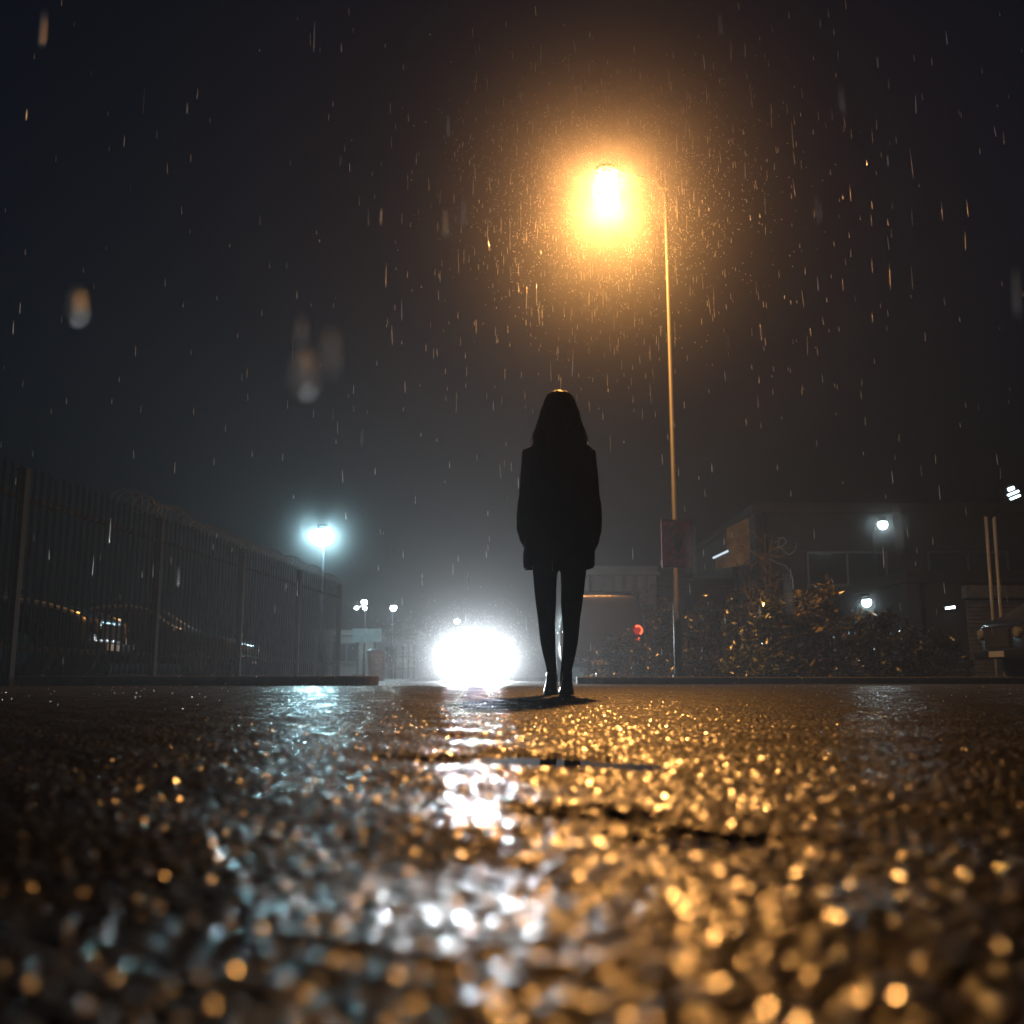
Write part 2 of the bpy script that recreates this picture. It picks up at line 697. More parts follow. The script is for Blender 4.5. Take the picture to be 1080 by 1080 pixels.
def cobra_lamp(base, light, arm_from_top, label, group, glow, pole_r=0.05, bowl=(0.2, 0.2, 0.13), pole_m=None, top_extra=0.55):
    """street lamp: pole at base, lamp bowl centred on the point light"""
    pole_m = pole_m or M_steel
    base, light = Vector(base), Vector(light)
    t = empty("street_lamp", base)
    loc = light - base
    bm = bmesh.new()
    ztop = loc.z - arm_from_top
    tube(bm, [(0, 0, 0), (0, 0, 1.1), (0, 0, 1.12), (0, 0, ztop)], [pole_r * 1.7, pole_r * 1.7, pole_r * 1.05, pole_r * 0.72], 14)
    p = obj("pole", bm, pole_m, t, True)
    bm = bmesh.new()
    box(bm, -pole_r * 0.7, pole_r * 0.7, -pole_r * 1.78, -pole_r * 1.6, 0.45, 0.85, 0.004)
    obj("door", bm, pole_m, p)
    bm = bmesh.new()
    tube(bm, [(0, 0, -0.02), (0, 0, 0.03)], pole_r * 2.6, 14)
    obj("base_plate", bm, pole_m, t)
    # arm: rises from the pole top and bends over to the head
    head = loc + Vector((0, 0, bowl[2] * .62))
    hd = Vector((head.x, head.y, 0))
    L = max(hd.length, 0.05)
    pts = []
    for k in range(11):
        s = k / 10
        e = math.sin(s * PI / 2)
        pts.append((head.x * (1 - math.cos(s * PI / 2)), head.y * (1 - math.cos(s * PI / 2)), ztop - 0.05 + (head.z + 0.10 - ztop) * e))
    bm = bmesh.new()
    tube(bm, pts, pole_r * 0.5, 10)
    obj("arm", bm, pole_m, t, True)
    h = bmesh.new()
    ang = math.atan2(head.y, head.x) if hd.length > 0.02 else 0
    M = Matrix.Translation(head + Vector((0, 0, 0.07))) @ Matrix.Rotation(ang, 4, "Z")
    bx = bowl[0]
    vs = []
    prof = [(-1.7, 0.25, 0.05), (-1.2, 0.55, 0.07), (-0.6, 0.8, 0.09), (0.3, 0.85, 0.09), (0.9, 0.62, 0.06), (1.12, 0.2, 0.03)]
    rings = []
    for (px, wy, hz) in prof:
        ring = []
        for k in range(10):
            a = 2 * PI * k / 10
            ring.append(h.verts.new(M @ Vector((px * bx, math.cos(a) * wy * bowl[1], math.sin(a) * hz * bx / 0.2 + 0.02))))
        rings.append(ring)
    for r0, r1 in zip(rings, rings[1:]):
        for k in range(10):
            h.faces.new((r0[k], r0[(k + 1) % 10], r1[(k + 1) % 10], r1[k]))
    h.faces.new(rings[0][::-1])
    h.faces.new(rings[-1])
    bmesh.ops.recalc_face_normals(h, faces=h.faces)
    hh = obj("lamp_head", h, pole_m, t, True)
    bm = bmesh.new()
    sx, sy, sz = bowl
    rr = []
    for k in range(9):                      # a dropped glass globe under the head
        e = (-0.28 + 1.28 * k / 8) * PI / 2
        r_ = math.cos(e) if k < 8 else 0.12
        rr.append((0, 0, -math.sin(e) * sz, r_ * sx, r_ * sy))
    loft(bm, rr, 16)
    bmesh.ops.recalc_face_normals(bm, faces=bm.faces)
    obj("lamp_glass", bm, glow, hh, True, loc)
    bm = bmesh.new()
    loft(bm, [(0, 0, sz * .47, sx * .8, sy * .8), (0, 0, sz * .52, sx * .8, sy * .8), (0, 0, sz * .7, sx * 0.45, sy * 0.45)], 18)
    obj("reflector", bm, pole_m, hh, True, loc)
    tag(t, label, "street lamp", group)
    return t


LAMP = at(640, 191, 15.0)
lb = at(716, 716, 15.0)
main_lamp = cobra_lamp((lb.x, 15.0, 0.094), LAMP, 0.25, "tall slim street lamp glowing orange behind the standing woman", None, E_sodium,
                       pole_r=0.036, bowl=(0.16, 0.16, 0.20), pole_m=mat("lamp_post_paint", (0.013, 0.013, 0.013), rough=.65, scale=8, spec=.2))
spot("sodium_lamp", LAMP + Vector((0, 0, -.23)), LAMP + Vector((0, -1.0, -8)), (1.0, 0.44, 0.10), SODIUM_W, 166, 1.0, 0.16, main_lamp)
halo_mist(LAMP + Vector((0, 0, -.1)), 1.9, 3.9, 0.030, 1.0, 1.0)
LT = at(340, 563, 33.0)
cobra_lamp((LT.x, 33.3, 0.10), LT, 0.1, "white blue street lamp with a wide halo just past the fence end", "distant white street lamps", E_teal,
           pole_r=0.06, bowl=(0.22, 0.22, 0.24), pole_m=M_dark_steel)

halo_mist(LT, 1.0, 2.2, 0.052)
# ------------------------------------------------------------------ the woman
WY = 5.5
M_coat = mat("dark_navy_wool_coat", (0.012, 0.014, 0.022), rough=0.85, bump=0.002, bscale=160, spec=0.25)
M_skin = mat("tights_and_skin", (0.03, 0.028, 0.032), rough=0.9, bump=0.0005, bscale=400, spec=0.1)
M_hair = mat("dark_hair", (0.008, 0.007, 0.006), rough=0.5, scale=60, spec=0.3)
M_boot = mat("black_leather_boot", (0.010, 0.010, 0.012), rough=0.35, coat=0.3)


def build_person():
    feet = at(589.5, 733, WY)
    root = empty("person", (feet.x, WY, 0.0))
    tag(root, "young woman seen from behind with long dark hair, dark coat and boots", "person")

    def L(px, py, dy=0.0):
        p = at(px, py, WY)
        return (p.x - feet.x, dy, p.z)

    def span(py, xl, xr):
        a, b = L(xl, py), L(xr, py)
        return (a[0] + b[0]) / 2, (b[0] - a[0]) / 2, a[2]

    # ---- body: one continuous surface (head, neck, torso, arms, hands, legs)
    bm = bmesh.new()

    def leg(rows, yoff):
        rings = []
        for (py, xl, xr, ry, cy) in rows:
            cx, rx, z = span(py, xl, xr)
            rings.append((cx, cy + yoff, z, rx, ry))
        loft(bm, rings, 20)
    leg([(728, 576, 588.5, .040, 0.02), (716, 577, 588, .036, -.01), (708, 576.5, 587.3, .034, -.012), (700, 575, 586.6, .042, -.018), (690, 572.3, 586, .052, -.024),
         (678, 569.8, 585.8, .060, -.026), (668, 568.6, 585.6, .060, -.018), (656, 567.6, 585.6, .056, .004), (648, 566.6, 586, .060, .008),
         (635, 564.8, 586.8, .068, .006), (620, 563.2, 586.9, .076, .0), (606, 562, 587.7, .083, -.004), (596, 561, 589.4, .09, -.008), (585, 560, 590.5, .095, -.01), (560, 562, 591, .09, -.01)], 0.0)
    leg([(728, 591, 602.5, .040, 0.02), (716, 590.4, 602, .036, -.01), (708, 590.6, 603, .034, -.012), (700, 591.6, 604.6, .042, -.018), (690, 592.6, 607, .052, -.024),
         (678, 593.4, 609.2, .060, -.026), (668, 593.6, 610.4, .060, -.018), (656, 593, 611.6, .056, .004), (648, 592.2, 612.8, .060, .008),
         (635, 591.4, 614.6, .068, .006), (620, 591.6, 616.6, .076, .0), (606, 591.0, 618, .083, -.004), (596, 589.6, 619, .09, -.008), (585, 588.5, 619.5, .095, -.01), (560, 588, 618, .09, -.01)], 0.0)
    # pelvis to shoulders
    rings = []
    for (py, hw, ry, cy) in ((592, 28, .10, -.01), (575, 30, .115, -.015), (555, 28, .105, -.01), (535, 25, .09, 0), (515, 26, .095, 0), (495, 29, .10, 0),
                             (480, 30, .095, -.005), (472, 24, .075, -.008), (467, 13, .058, -.005)):
        cx, rx, z = span(py, 589.5 - hw, 589.5 + hw)
        rings.append((cx, cy, z, rx, ry))
    loft(bm, rings, 24)
    # neck and head
    rings = []
    for (py, hw, ry, cy) in ((474, 12, .06, 0), (466, 10, .052, .0), (458, 9.5, .052, .008), (454, 9, .06, .022), (449, 10.5, .078, .03), (442, 13, .092, .024),
                             (434, 14.2, .098, .016), (426, 13.8, .094, .008), (420, 11.5, .078, .004), (416.5, 7.5, .05, .004), (415, 3, .02, .004)):
        cx, rx, z = span(py, 589 - hw, 589 + hw)
        rings.append((cx, cy, z, rx, ry))
    loft(bm, rings, 24)
    hz = L(589, 440)[2]
    hx = L(589, 440)[0]
    ico(bm, (hx, 0.118, hz - 0.012), .012, .02, .022)           # nose
    ico(bm, (hx, 0.10, hz - 0.045), .024, .012, .007)           # lips
    for s in (-1, 1):
        ico(bm, (hx + s * .031, 0.098, hz + 0.008), .014, .010, .009)   # eye
        ico(bm, (hx + s * .032, 0.10, hz + 0.024), .02, .01, .005)      # brow
        ico(bm, (hx + s * .076, 0.005, hz - 0.005), .010, .02, .03)     # ear

    def arm(s):
        sh = L(589.5 + s * 30, 478)
        el = L(589.5 + s * 36, 535, -0.05)
        wr = L(589.5 + s * 31, 573, 0.04)
        tube(bm, [Vector(sh) + Vector((-s * .03, 0, 0)), Vector(sh), Vector(sh).lerp(Vector(el), .5), el, Vector(el).lerp(Vector(wr), .4), wr],
             [.05, .05, .044, .038, .036, .026], 14)
        w_ = Vector(wr)
        pal = w_ + Vector((-s * .012, .035, -.06))
        ico(bm, (w_ + pal) / 2 + Vector((0, 0, -.01)), .018, .036, .048)
        for k in range(4):
            b0 = pal + Vector((0, .024 - .016 * k, .004))
            ln = (.068, .076, .072, .056)[k]
            tube(bm, [b0, b0 + Vector((-s * .006, .004, -ln * .45)), b0 + Vector((-s * .02, .006, -ln * .8)), b0 + Vector((-s * .034, .006, -ln))],
                 [.0092, .0088, .008, .0065], 8)
        th = w_ + Vector((-s * .004, .04, -.025))
        tube(bm, [th, th + Vector((-s * .008, .026, -.026)), th + Vector((-s * .016, .034, -.055))], [.0115, .0098, .008], 8)
    arm(-1)
    arm(1)
    remeshed("body", bm, M_skin, root, 0.0065, 3)

    # ---- coat: torso shell + sleeves, hem open
    bm = bmesh.new()
    rings = []
    for (py, cxp, hw, ry, cy, e) in ((462, 590, 13.5, .072, -.0, 2), (466, 590.5, 20, .085, -.004, 2.1), (469, 591, 27.5, .095, -.008, 2.2), (473, 591.2, 32, .108, -.01, 2.2), (480, 591, 34.5, .122, -.014, 2.3),
                                     (495, 590.5, 35, .132, -.016, 2.3), (515, 590, 34.5, .132, -.012, 2.3), (535, 589.5, 35, .136, -.008, 2.3), (555, 589.5, 36, .142, -.008, 2.3),
                                     (575, 589.5, 36.8, .150, -.008, 2.3), (590, 589.5, 37.8, .156, -.006, 2.3), (597.5, 589.5, 38.2, .158, -.006, 2.3),
                                     (600, 589.5, 36.4, .152, -.006, 2.3), (590, 589.5, 34.6, .143, -.006, 2.3), (570, 589.5, 33.6, .136, -.006, 2.3), (556, 589.5, 30, .12, -.006, 2.3)):
        cx, rx, z = span(py, cxp - hw, cxp + hw)
        rings.append((cx, cy, z, rx, ry, e))
    loft(bm, rings, 40)

    def sleeve(pts):
        P, Rr = [], []
        for (px, py, r, dy) in pts:
            P.append(L(px, py, dy))
            Rr.append(r * WY / F * 1.0)
        tube(bm, P, Rr, 18)
    sleeve([(569, 474, 8, -.01), (564, 480, 10.5, -.012), (561.5, 495, 10.8, -.02), (560, 512, 10.6, -.03), (557.5, 528, 10.8, -.035), (556, 542, 11.2, -.03),
            (556.2, 556, 11, -.005), (557.5, 567, 9.6, .03), (560.5, 576, 7.6, .06), (564, 580, 5.4, .075)])
    sleeve([(612, 474, 8, -.01), (617, 480, 10.8, -.012), (619.6, 495, 10.9, -.02), (620.6, 512, 10.8, -.03), (621.8, 528, 11.2, -.035), (622.6, 544, 11.6, -.03),
            (622.8, 560, 11.4, -.005), (621.5, 571, 10.4, .03), (618.6, 579, 8.2, .06), (614, 584, 6, .075)])
    # collar
    tube(bm, [L(578, 463, -.05), L(590, 462.5, -.075), L(602, 463, -.05)], [.014, .017, .014], 10)
    zh = L(0, 597.5)[2]
    zt = L(0, 470)[2]

    def folds(v):
        k = min(1, max(0, (zt - v.z) / (zt - zh)))
        n1 = noise.noise(Vector((v.x * 13, v.y * 13, v.z * 2.6)))
        n2 = noise.noise(Vector((v.x * 30 + 5, v.y * 30, v.z * 16)))
        n3 = noise.noise(Vector((v.x * 9 + 2, v.y * 9, v.z * 11)))
        f = 0.010 * k * n1 + 0.0035 * n2 + 0.0035 * n3
        d = Vector((v.x, v.y + .01, 0))
        if d.length > 1e-4:
            v = v + d.normalized() * f
        if v.z < zh + .05:
            v.z += 0.016 * v.x / .2 * .35 + 0.012 * noise.noise(Vector((v.x * 7 + 3, v.y * 5, 0)))
        return v
    remeshed("coat", bm, M_coat, root, 0.006, 4, folds)

    # ---- hair: cap and long locks
    bm = bmesh.new()
    rings = []
    for (py, xl, xr, ry, cy) in ((412.2, 586.5, 592, .02, .0), (413.8, 581.5, 597.5, .055, -.002), (417, 577, 602, .083, -.004), (422, 574.8, 604.6, .103, -.006), (429, 572.6, 607.0, .116, -.008),
                                 (437, 569.8, 610.4, .12, -.012), (446, 568, 612.4, .116, -.02), (454, 566.2, 614.6, .108, -.03), (461, 564.8, 616.6, .10, -.04), (467, 565.5, 617, .088, -.05),
                                 (471, 569, 614, .07, -.06), (474, 574, 608, .05, -.07)):
        cx, rx, z = span(py, xl, xr)
        rings.append((cx, cy, z, rx * 0.965, ry * .96))
    rr = loft(bm, rings, 40)
    # face opening: pull the front of the shell behind the face
    for v in bm.verts:
        if v.co.y > 0.05 and v.co.z < L(0, 425)[2]:
            v.co.y = 0.05 + (v.co.y - 0.05) * 0.15
    bmesh.ops.recalc_face_normals(bm, faces=bm.faces)
    crown = Vector(L(589, 413.5))
    rl = random.Random(3)
    for k in range(190):
        a = rl.uniform(-0.30, 1.30) * PI           # around the back and the sides
        ca, sa = math.cos(a), -math.sin(a)
        end_py = min(484, rl.gauss(468, 5))
        pts = []
        steps = 9
        wob = rl.uniform(-.5, .5)
        fat = rl.uniform(.94, 1.07)
        for q in range(steps):
            s = q / (steps - 1)
            py = 414.5 + (end_py - 414.5) * (s ** 1.15)
            # shell radius at this height
            i = 0
            src = ((412.2, 3, .02, 0), (414, 8, .055, 0), (417, 12.5, .083, 0), (422, 15, .103, -.004), (429, 17.3, .116, -.008), (437, 20.3, .12, -.012),
                   (446, 22.2, .116, -.02), (454, 24.2, .108, -.03), (461, 26, .10, -.04), (467, 27.6, .088, -.045), (475, 24, .07, -.05))
            while i < len(src) - 2 and src[i + 1][0] < py:
                i += 1
            f = (py - src[i][0]) / (src[i + 1][0] - src[i][0])
            f = max(0, min(1, f))
            hw = src[i][1] + (src[i + 1][1] - src[i][1]) * f
            ry = src[i][2] + (src[i + 1][2] - src[i][2]) * f
            cy = src[i][3] + (src[i + 1][3] - src[i][3]) * f
            aa = a + wob * .12 * math.sin(s * 5 + k)
            p = Vector(L(590, py))
            p.x += math.cos(aa) * hw * WY / F * (1 + (fat - 1) * s)
            p.y = cy - math.sin(aa) * ry
            pts.append(p)
        fl_ = rl.uniform(-.012, .026) * (1 if abs(ca) > .5 else .4)
        for q, wgt in ((6, .15), (7, .5), (8, 1.0)):
            pts[q] += Vector((math.cos(a) * fl_, -math.sin(a) * fl_, 0)) * wgt
        r0 = rl.uniform(.003, .008)
        tube(bm, pts, [r0 * .5] + [r0] * (steps - 4) + [r0 * .8, r0 * .5, r0 * .15], 6)
    # fly-away strands
    for k in range(120):
        sx = rl.choice((-1, 1))
        py = rl.uniform(425, 466)
        base = Vector(L(590 + sx * (14 + (py - 425) * .28), py, rl.uniform(-.08, .03)))
        ln = rl.uniform(.03, .10)
        out = rl.uniform(.004, .034)
        tube(bm, [base, base + Vector((sx * out * .6, 0, -ln * .5)), base + Vector((sx * out, rl.uniform(-.01, .01), -ln))], [.003, .0022, .001], 4)
    for k in range(80):
        sx = rl.choice((-1, 1, 1))
        py = rl.uniform(450, 470)
        base = Vector(L(590 + sx * (18.5 + (py - 450) * .30), py, rl.uniform(-.08, .0)))
        ln = rl.uniform(.03, .09)
        out = rl.uniform(.004, .034)
        tube(bm, [base, base + Vector((sx * out * .45, 0, -ln * .4)), base + Vector((sx * out * .8, 0, -ln * .75)), base + Vector((sx * out * (.7 if k % 3 else 1.2), rl.uniform(-.015, .01), -ln))],
             [.005, .0045, .0032, .001], 5)
    obj("hair", bm, M_hair, root, True)

    # ---- boots
    for (xl, xr, side) in ((573.5, 589, -1), (589.8, 605.5, 1)):
        bm = bmesh.new()
        rings = []
        for (py, l, r, ry, cy) in ((734.6, xl, xr, .122, .035), (731.5, xl - .4, xr + .4, .126, .037), (728, xl + .3, xr - .3, .118, .032), (723, xl + 1.4, xr - 1.2, .090, .012), (718, xl + 2.2, xr - 2, .064, -.012),
                                   (712.5, xl + 2.4, xr - 2, .056, -.018), (708.5, xl + 2.3, xr - 2, .057, -.018), (708.8, xl + 3.6, xr - 3.3, .049, -.018), (714, xl + 4, xr - 4, .045, -.018)):
            cx, rx, z = span(py, l, r)
            rings.append((cx, cy, max(z, 0.004), rx, ry, 2.2))
        rings[0] = rings[0][:2] + (0.003,) + rings[0][3:]
        loft(bm, rings, 24)
        bt = obj("boot", bm, M_boot, root, True)
        bm = bmesh.new()
        cx, rx, z = span(733, xl, xr)
        loft(bm, [(cx, .036, .001, rx * .95, .125, 2.3), (cx, .036, .014, rx * 1.0, .130, 2.3)], 24)
        obj("sole", bm, M_black_rubber, bt)


build_person()

# ------------------------------------------------------------------ vehicles
E_head = emitter("headlight_beam", (0.86, 0.95, 1.0), 650)
E_red = emitter("tail_light_red", (1.0, 0.11, 0.03), 2.6)
M_lens = mat("lamp_lens", (0.08, 0.085, 0.09), rough=0.12, coat=1.0, coat_rough=0.03, var=0.1)
M_red_lens = mat("red_lens", (0.12, 0.006, 0.005), rough=0.15, coat=1.0, coat_rough=0.03, var=0.1)

# stations: (x from the nose, half width, sill z, waist z, top z, top half width)
SALOON = [(0.0, .62, .32, .55, .60, .56), (-.12, .76, .24, .64, .68, .66), (-.55, .85, .22, .76, .82, .74), (-1.15, .88, .22, .86, .92, .76), (-1.45, .89, .22, .90, 1.03, .72),
          (-1.95, .89, .22, .91, 1.36, .60), (-2.35, .89, .22, .92, 1.445, .58), (-2.95, .89, .22, .93, 1.43, .58), (-3.35, .88, .22, .94, 1.30, .59), (-3.80, .86, .24, .95, 1.02, .66),
          (-4.25, .82, .28, .90, .96, .66), (-4.42, .72, .36, .72, .80, .58)]
SUV = [(0.0, .66, .40, .70, .76, .58), (-.12, .82, .32, .80, .86, .70), (-.6, .90, .30, .95, 1.00, .78), (-1.15, .92, .30, 1.02, 1.08, .80), (-1.40, .93, .30, 1.05, 1.18, .76),
       (-1.85, .93, .30, 1.06, 1.52, .66), (-2.3, .93, .30, 1.07, 1.64, .64), (-3.2, .93, .30, 1.08, 1.66, .64), (-3.9, .92, .30, 1.08, 1.60, .64), (-4.25, .90, .32, 1.06, 1.38, .66),
       (-4.45, .86, .36, 1.0, 1.10, .68), (-4.5, .80, .42, .9, .98, .62)]
VAN = [(0.0, .70, .42, .80, .88, .64), (-.12, .90, .34, .95, 1.02, .78), (-.55, .97, .32, 1.10, 1.18, .84), (-.85, .98, .32, 1.18, 1.30, .82), (-1.35, .98, .32, 1.20, 1.80, .76),
       (-1.75, .98, .32, 1.22, 2.00, .78), (-2.6, .98, .32, 1.22, 2.04, .80), (-3.8, .98, .32, 1.22, 2.04, .80), (-4.75, .98, .32, 1.22, 2.02, .80), (-4.9, .96, .34, 1.22, 1.96, .78), (-4.95, .92, .40, 1.15, 1.88, .74)]


def make_vehicle(name, cat, label, prof, paint, loc, rz, glass_x, wheel_x, wr=0.32, beams=False, tail_on=(False, False), group=None, glint_bar=None):
    t = empty(name, loc, rz)
    bm = bmesh.new()
    rings = []
    for (x, hw, zb, zw, zt, tw) in prof:
        zm = zb + (zw - zb) * .5
        half = [(hw * .80, zb), (hw * .97, zb + .10), (hw, zm), (hw * .985, zw - .03), (hw * .95, zw + (zt - zw) * .12), ((hw * .95 + tw * 1.05) / 2, zw + (zt - zw) * .6), (tw * 1.02, zt - .05 * min(1, (zt - zw) * 3)), (tw * .8, zt)]
        pts = half + [(-a, b) for a, b in half[::-1]]
        rings.append([bm.verts.new((x, a, b)) for a, b in pts])
    n = len(rings[0])
    for r0, r1 in zip(rings, rings[1:]):
        for k in range(n):
            bm.faces.new((r0[k], r0[(k + 1) % n], r1[(k + 1) % n], r1[k]))
    bm.faces.new(rings[0][::-1])
    bm.faces.new(rings[-1])
    bmesh.ops.recalc_face_normals(bm, faces=bm.faces)
    body = obj("body", bm, paint, t, True)
    md = body.modifiers.new("s", "SUBSURF")
    md.levels = md.render_levels = 2

    def interp(x):
        for a, b in zip(prof, prof[1:]):
            if b[0] <= x <= a[0]:
                f = (x - a[0]) / (b[0] - a[0])
                return [a[i] + (b[i] - a[i]) * f for i in range(6)]
        return list(prof[-1])
    x0, x1, x2, x3 = glass_x        # windscreen foot, windscreen head, rear window head, rear window foot
    # side windows
    for s in (-1, 1):
        for (xa, xb) in ((x1 - .05 + .25, (x1 + x2) / 2 + .04), ((x1 + x2) / 2 - .04, x2 - .1)):
            bm = bmesh.new()
            N = 8
            lo, hi = [], []
            for k in range(N + 1):
                x = xa + (xb - xa) * k / N
                q = interp(x)
                hw, zw, zt, tw = q[1], q[3], q[4], q[5]
                h0 = zw + .05
                h1 = max(h0 + .01, zt - .11)
                def yy(z):
                    f = (z - zw) / max(.01, zt - zw)
                    return (hw * .95) * (1 - f) + tw * 1.02 * f + 0.006
                lo.append(bm.verts.new((x, s * yy(h0), h0)))
                hi.append(bm.verts.new((x, s * yy(h1), h1)))
            for k in range(N):
                bm.faces.new((lo[k], lo[k + 1], hi[k + 1], hi[k]))
            bmesh.ops.solidify(bm, geom=bm.faces[:], thickness=0.008)
            bmesh.ops.recalc_face_normals(bm, faces=bm.faces)
            obj("side_window", bm, M_glass_dark, t, True)
    for (nm, xa, xb, sgn) in (("windscreen", x0, x1, 1), ("rear_window", x3, x2, -1)):
        bm = bmesh.new()
        grid = []
        for k in range(6):
            f = .08 + .84 * k / 5
            x = xa + (xb - xa) * f
            q = interp(x)
            tw, zt = q[5] * .86, q[4]
            grid.append([bm.verts.new((x + sgn * .012, tw * j / 4, zt + .014 - .02 * abs(j / 4) ** 2)) for j in range(-4, 5)])
        for r0, r1 in zip(grid, grid[1:]):
            for k in range(8):
                bm.faces.new((r0[k], r0[k + 1], r1[k + 1], r1[k]))
        bmesh.ops.solidify(bm, geom=bm.faces[:], thickness=0.006)
        bmesh.ops.recalc_face_normals(bm, faces=bm.faces)
        obj(nm, bm, M_glass_dark, t, True)
    if glint_bar:  # bright bars added to the bodywork to catch a line of glints
        for s in (-1, 1):
            bm = bmesh.new()
            pts = []
            for k in range(15):
                x = glint_bar[0] + (glint_bar[1] - glint_bar[0]) * k / 14
                q = interp(x)
                if glint_bar[2] == "roof":
                    pts.append((x, s * (q[5] * 1.02 - .01), q[4] - .035))
                else:
                    pts.append((x, s * (q[1] * .955), q[3] + .02))
            tube(bm, pts, .036, 8)
            obj("roof_glint_bar" if glint_bar[2] == "roof" else "bonnet_glint_bar", bm, M_glint_bar, t, True)
    # wheels in dark arches
    for wx in wheel_x:
        hw = interp(wx)[1]
        for s in (-1, 1):
            bm = bmesh.new()
            lathe(bm, [(wr + .07, hw - .20), (wr + .07, hw + .004), (wr + .02, hw + .010), (wr * .5, hw + .010)], "Y", 24, Matrix.Translation((wx, 0, wr)) @ Matrix.Scale(s, 4, (0, 1, 0)))
            obj("wheel_arch", bm, M_black_rubber, t, True)
            e = empty("wheel", (wx, s * hw, wr))
            e.parent = t
            bm = bmesh.new()
            lathe(bm, [(wr * .62, -.19), (wr * .9, -.2), (wr, -.15), (wr, -.03), (wr * .93, .02), (wr * .64, .025), (wr * .62, .0)], "Y", 26, Matrix.Scale(s, 4, (0, 1, 0)))
            obj("tyre", bm, M_black_rubber, e, True)
            bm = bmesh.new()
            lathe(bm, [(wr * .64, .0), (wr * .62, .021), (wr * .57, .018), (wr * .56, .012), (wr * .1, .012)], "Y", 26, Matrix.Scale(s, 4, (0, 1, 0)))
            for k in range(5):
                box(bm, .03, wr * .58, s * .012 - .012, s * .012 + .014, -.025, .025, .004, Matrix.Rotation(2 * PI * k / 5, 4, "Y"))
            obj("rim", bm, M_chrome, e)
    # lamps
    qf = interp(-.10)
    qr = prof[-2]
    for s in (-1, 1):
        bm = bmesh.new()
        zl = qf[2] + (qf[3] - qf[2]) * .78
        M = Matrix.Translation((-.13, s * qf[1] * .72, zl)) @ Matrix.Rotation(R(90), 4, "Y")
        lathe(bm, [(.06, -.02), (.10, .0), (.105, .14), (.09, .165)], "Z", 18, M)
        hl = obj("headlight", bm, M_lens, t, True)
        if beams:
            bm = bmesh.new()
            lathe(bm, [(.088, 0), (.088, .012)], "Z", 18, Matrix.Translation((.03 + .012, s * qf[1] * .72, zl)) @ Matrix.Rotation(R(90), 4, "Y"))
            obj("bulb", bm, E_head, hl)
            bm = bmesh.new()
            lathe(bm, [(.05, 0), (.08, .03), (.08, .05)], "Z", 18, Matrix.Translation((.0, s * qf[1] * .62, qf[2] + .08)) @ Matrix.Rotation(R(90), 4, "Y"))  # extra low lamp, put in to widen the white headlight glare
            fl = obj("added_low_light", bm, M_lens, t, True)
            bm = bmesh.new()
            lathe(bm, [(.074, 0), (.074, .01)], "Z", 18, Matrix.Translation((.052, s * qf[1] * .62, qf[2] + .08)) @ Matrix.Rotation(R(90), 4, "Y"))
            obj("bulb", bm, E_head, fl)
            bm = bmesh.new()
            lathe(bm, [(.07, 0), (.11, .05), (.11, .08)], "Z", 18, Matrix.Translation((.04, s * .24, zl + .06)) @ Matrix.Rotation(R(90), 4, "Y"))  # another added lamp, fills the glare between the headlights
            dl = obj("added_glare_light", bm, M_lens, t, True)
            bm = bmesh.new()
            lathe(bm, [(.102, 0), (.102, .01)], "Z", 18, Matrix.Translation((.122, s * .24, zl + .06)) @ Matrix.Rotation(R(90), 4, "Y"))
            obj("bulb", bm, E_head, dl)
            for (yy, zz, xx) in ((s * qf[1] * .72, zl, .10), (s * .24, zl + .06, .16)):  # second beam comes from the added inner lamp
                wp = Matrix.Translation(loc) @ Matrix.Rotation(rz, 4, "Z") @ Vector((xx, yy, zz))
                sp = spot("headlight_beam", wp, wp + Vector((1.6 + .04 * wp.x, -24, -.35)), (0.86, 0.95, 1.0), HEAD_W, 46, 1.0, 0.09)
        bm = bmesh.new()
        zr = qr[3] - .12
        on = tail_on[0 if s < 0 else 1]
        if any(tail_on):
            xr_ = prof[-1][0] - .03
            Mr = Matrix.Translation((xr_, s * qr[1] * .80, zr + .02)) @ Matrix.Rotation(R(-90), 4, "Y")
            lathe(bm, [(.06, -.2), (.065, .0), (.08, .03), (.105, .04), (.125, .02), (.13, -.2)], "Z", 22, Mr)
            ico(bm, (xr_ + .01, s * qr[1] * .80 + .01, zr - .24), .02, .07, .09)
        else:
            box(bm, prof[-1][0] - .02, prof[-1][0] + .22, s * qr[1] * .80 - .075, s * qr[1] * .80 + .075, zr - .17, zr + .15, .025)
        tl = obj("tail_light", bm, M_red_lens, t, True)
        if on:
            cx_, cy_, cz_ = prof[-1][0] - .085, s * qr[1] * .80, zr + .02
            bm = bmesh.new()
            tube(bm, [(cx_, cy_ + .095 * math.cos(R(q)), cz_ + .095 * math.sin(R(q))) for q in range(60, 255, 15)], [.012 + .010 * abs(math.sin(R(q * 1.3))) for q in range(60, 255, 15)], 8)
            ico(bm, (cx_ + .035, cy_ - .03, cz_ - .19), .02, .025, .035)
            obj("bulb", bm, E_red, tl, True)
            bm = bmesh.new()
            lathe(bm, [(.088, 0), (.09, .012), (.06, .022)], "Z", 20, Matrix.Translation((cx_ + .03, cy_, cz_)) @ Matrix.Rotation(R(-90), 4, "Y"))
            obj("lens", bm, emitter("red_lens_glow", (1.0, .05, .02), .32), tl, True)
    bm = bmesh.new()
    q0 = prof[1]
    box(bm, -.16, .05, -q0[1] * .93, q0[1] * .93, q0[2], q0[2] + .16, .05)
    bp = obj("front_bumper", bm, M_dark_steel, t, True)
    bm = bmesh.new()
    box(bm, .052, .06, -.26, .26, q0[2] + .03, q0[2] + .14, .003)
    obj("number_plate", bm, M_plate, bp)
    bm = bmesh.new()
    box(bm, -.09, .035, -.42, .42, q0[2] + .2, q0[3] - .06, .02)
    obj("grille", bm, M_black_rubber, t)
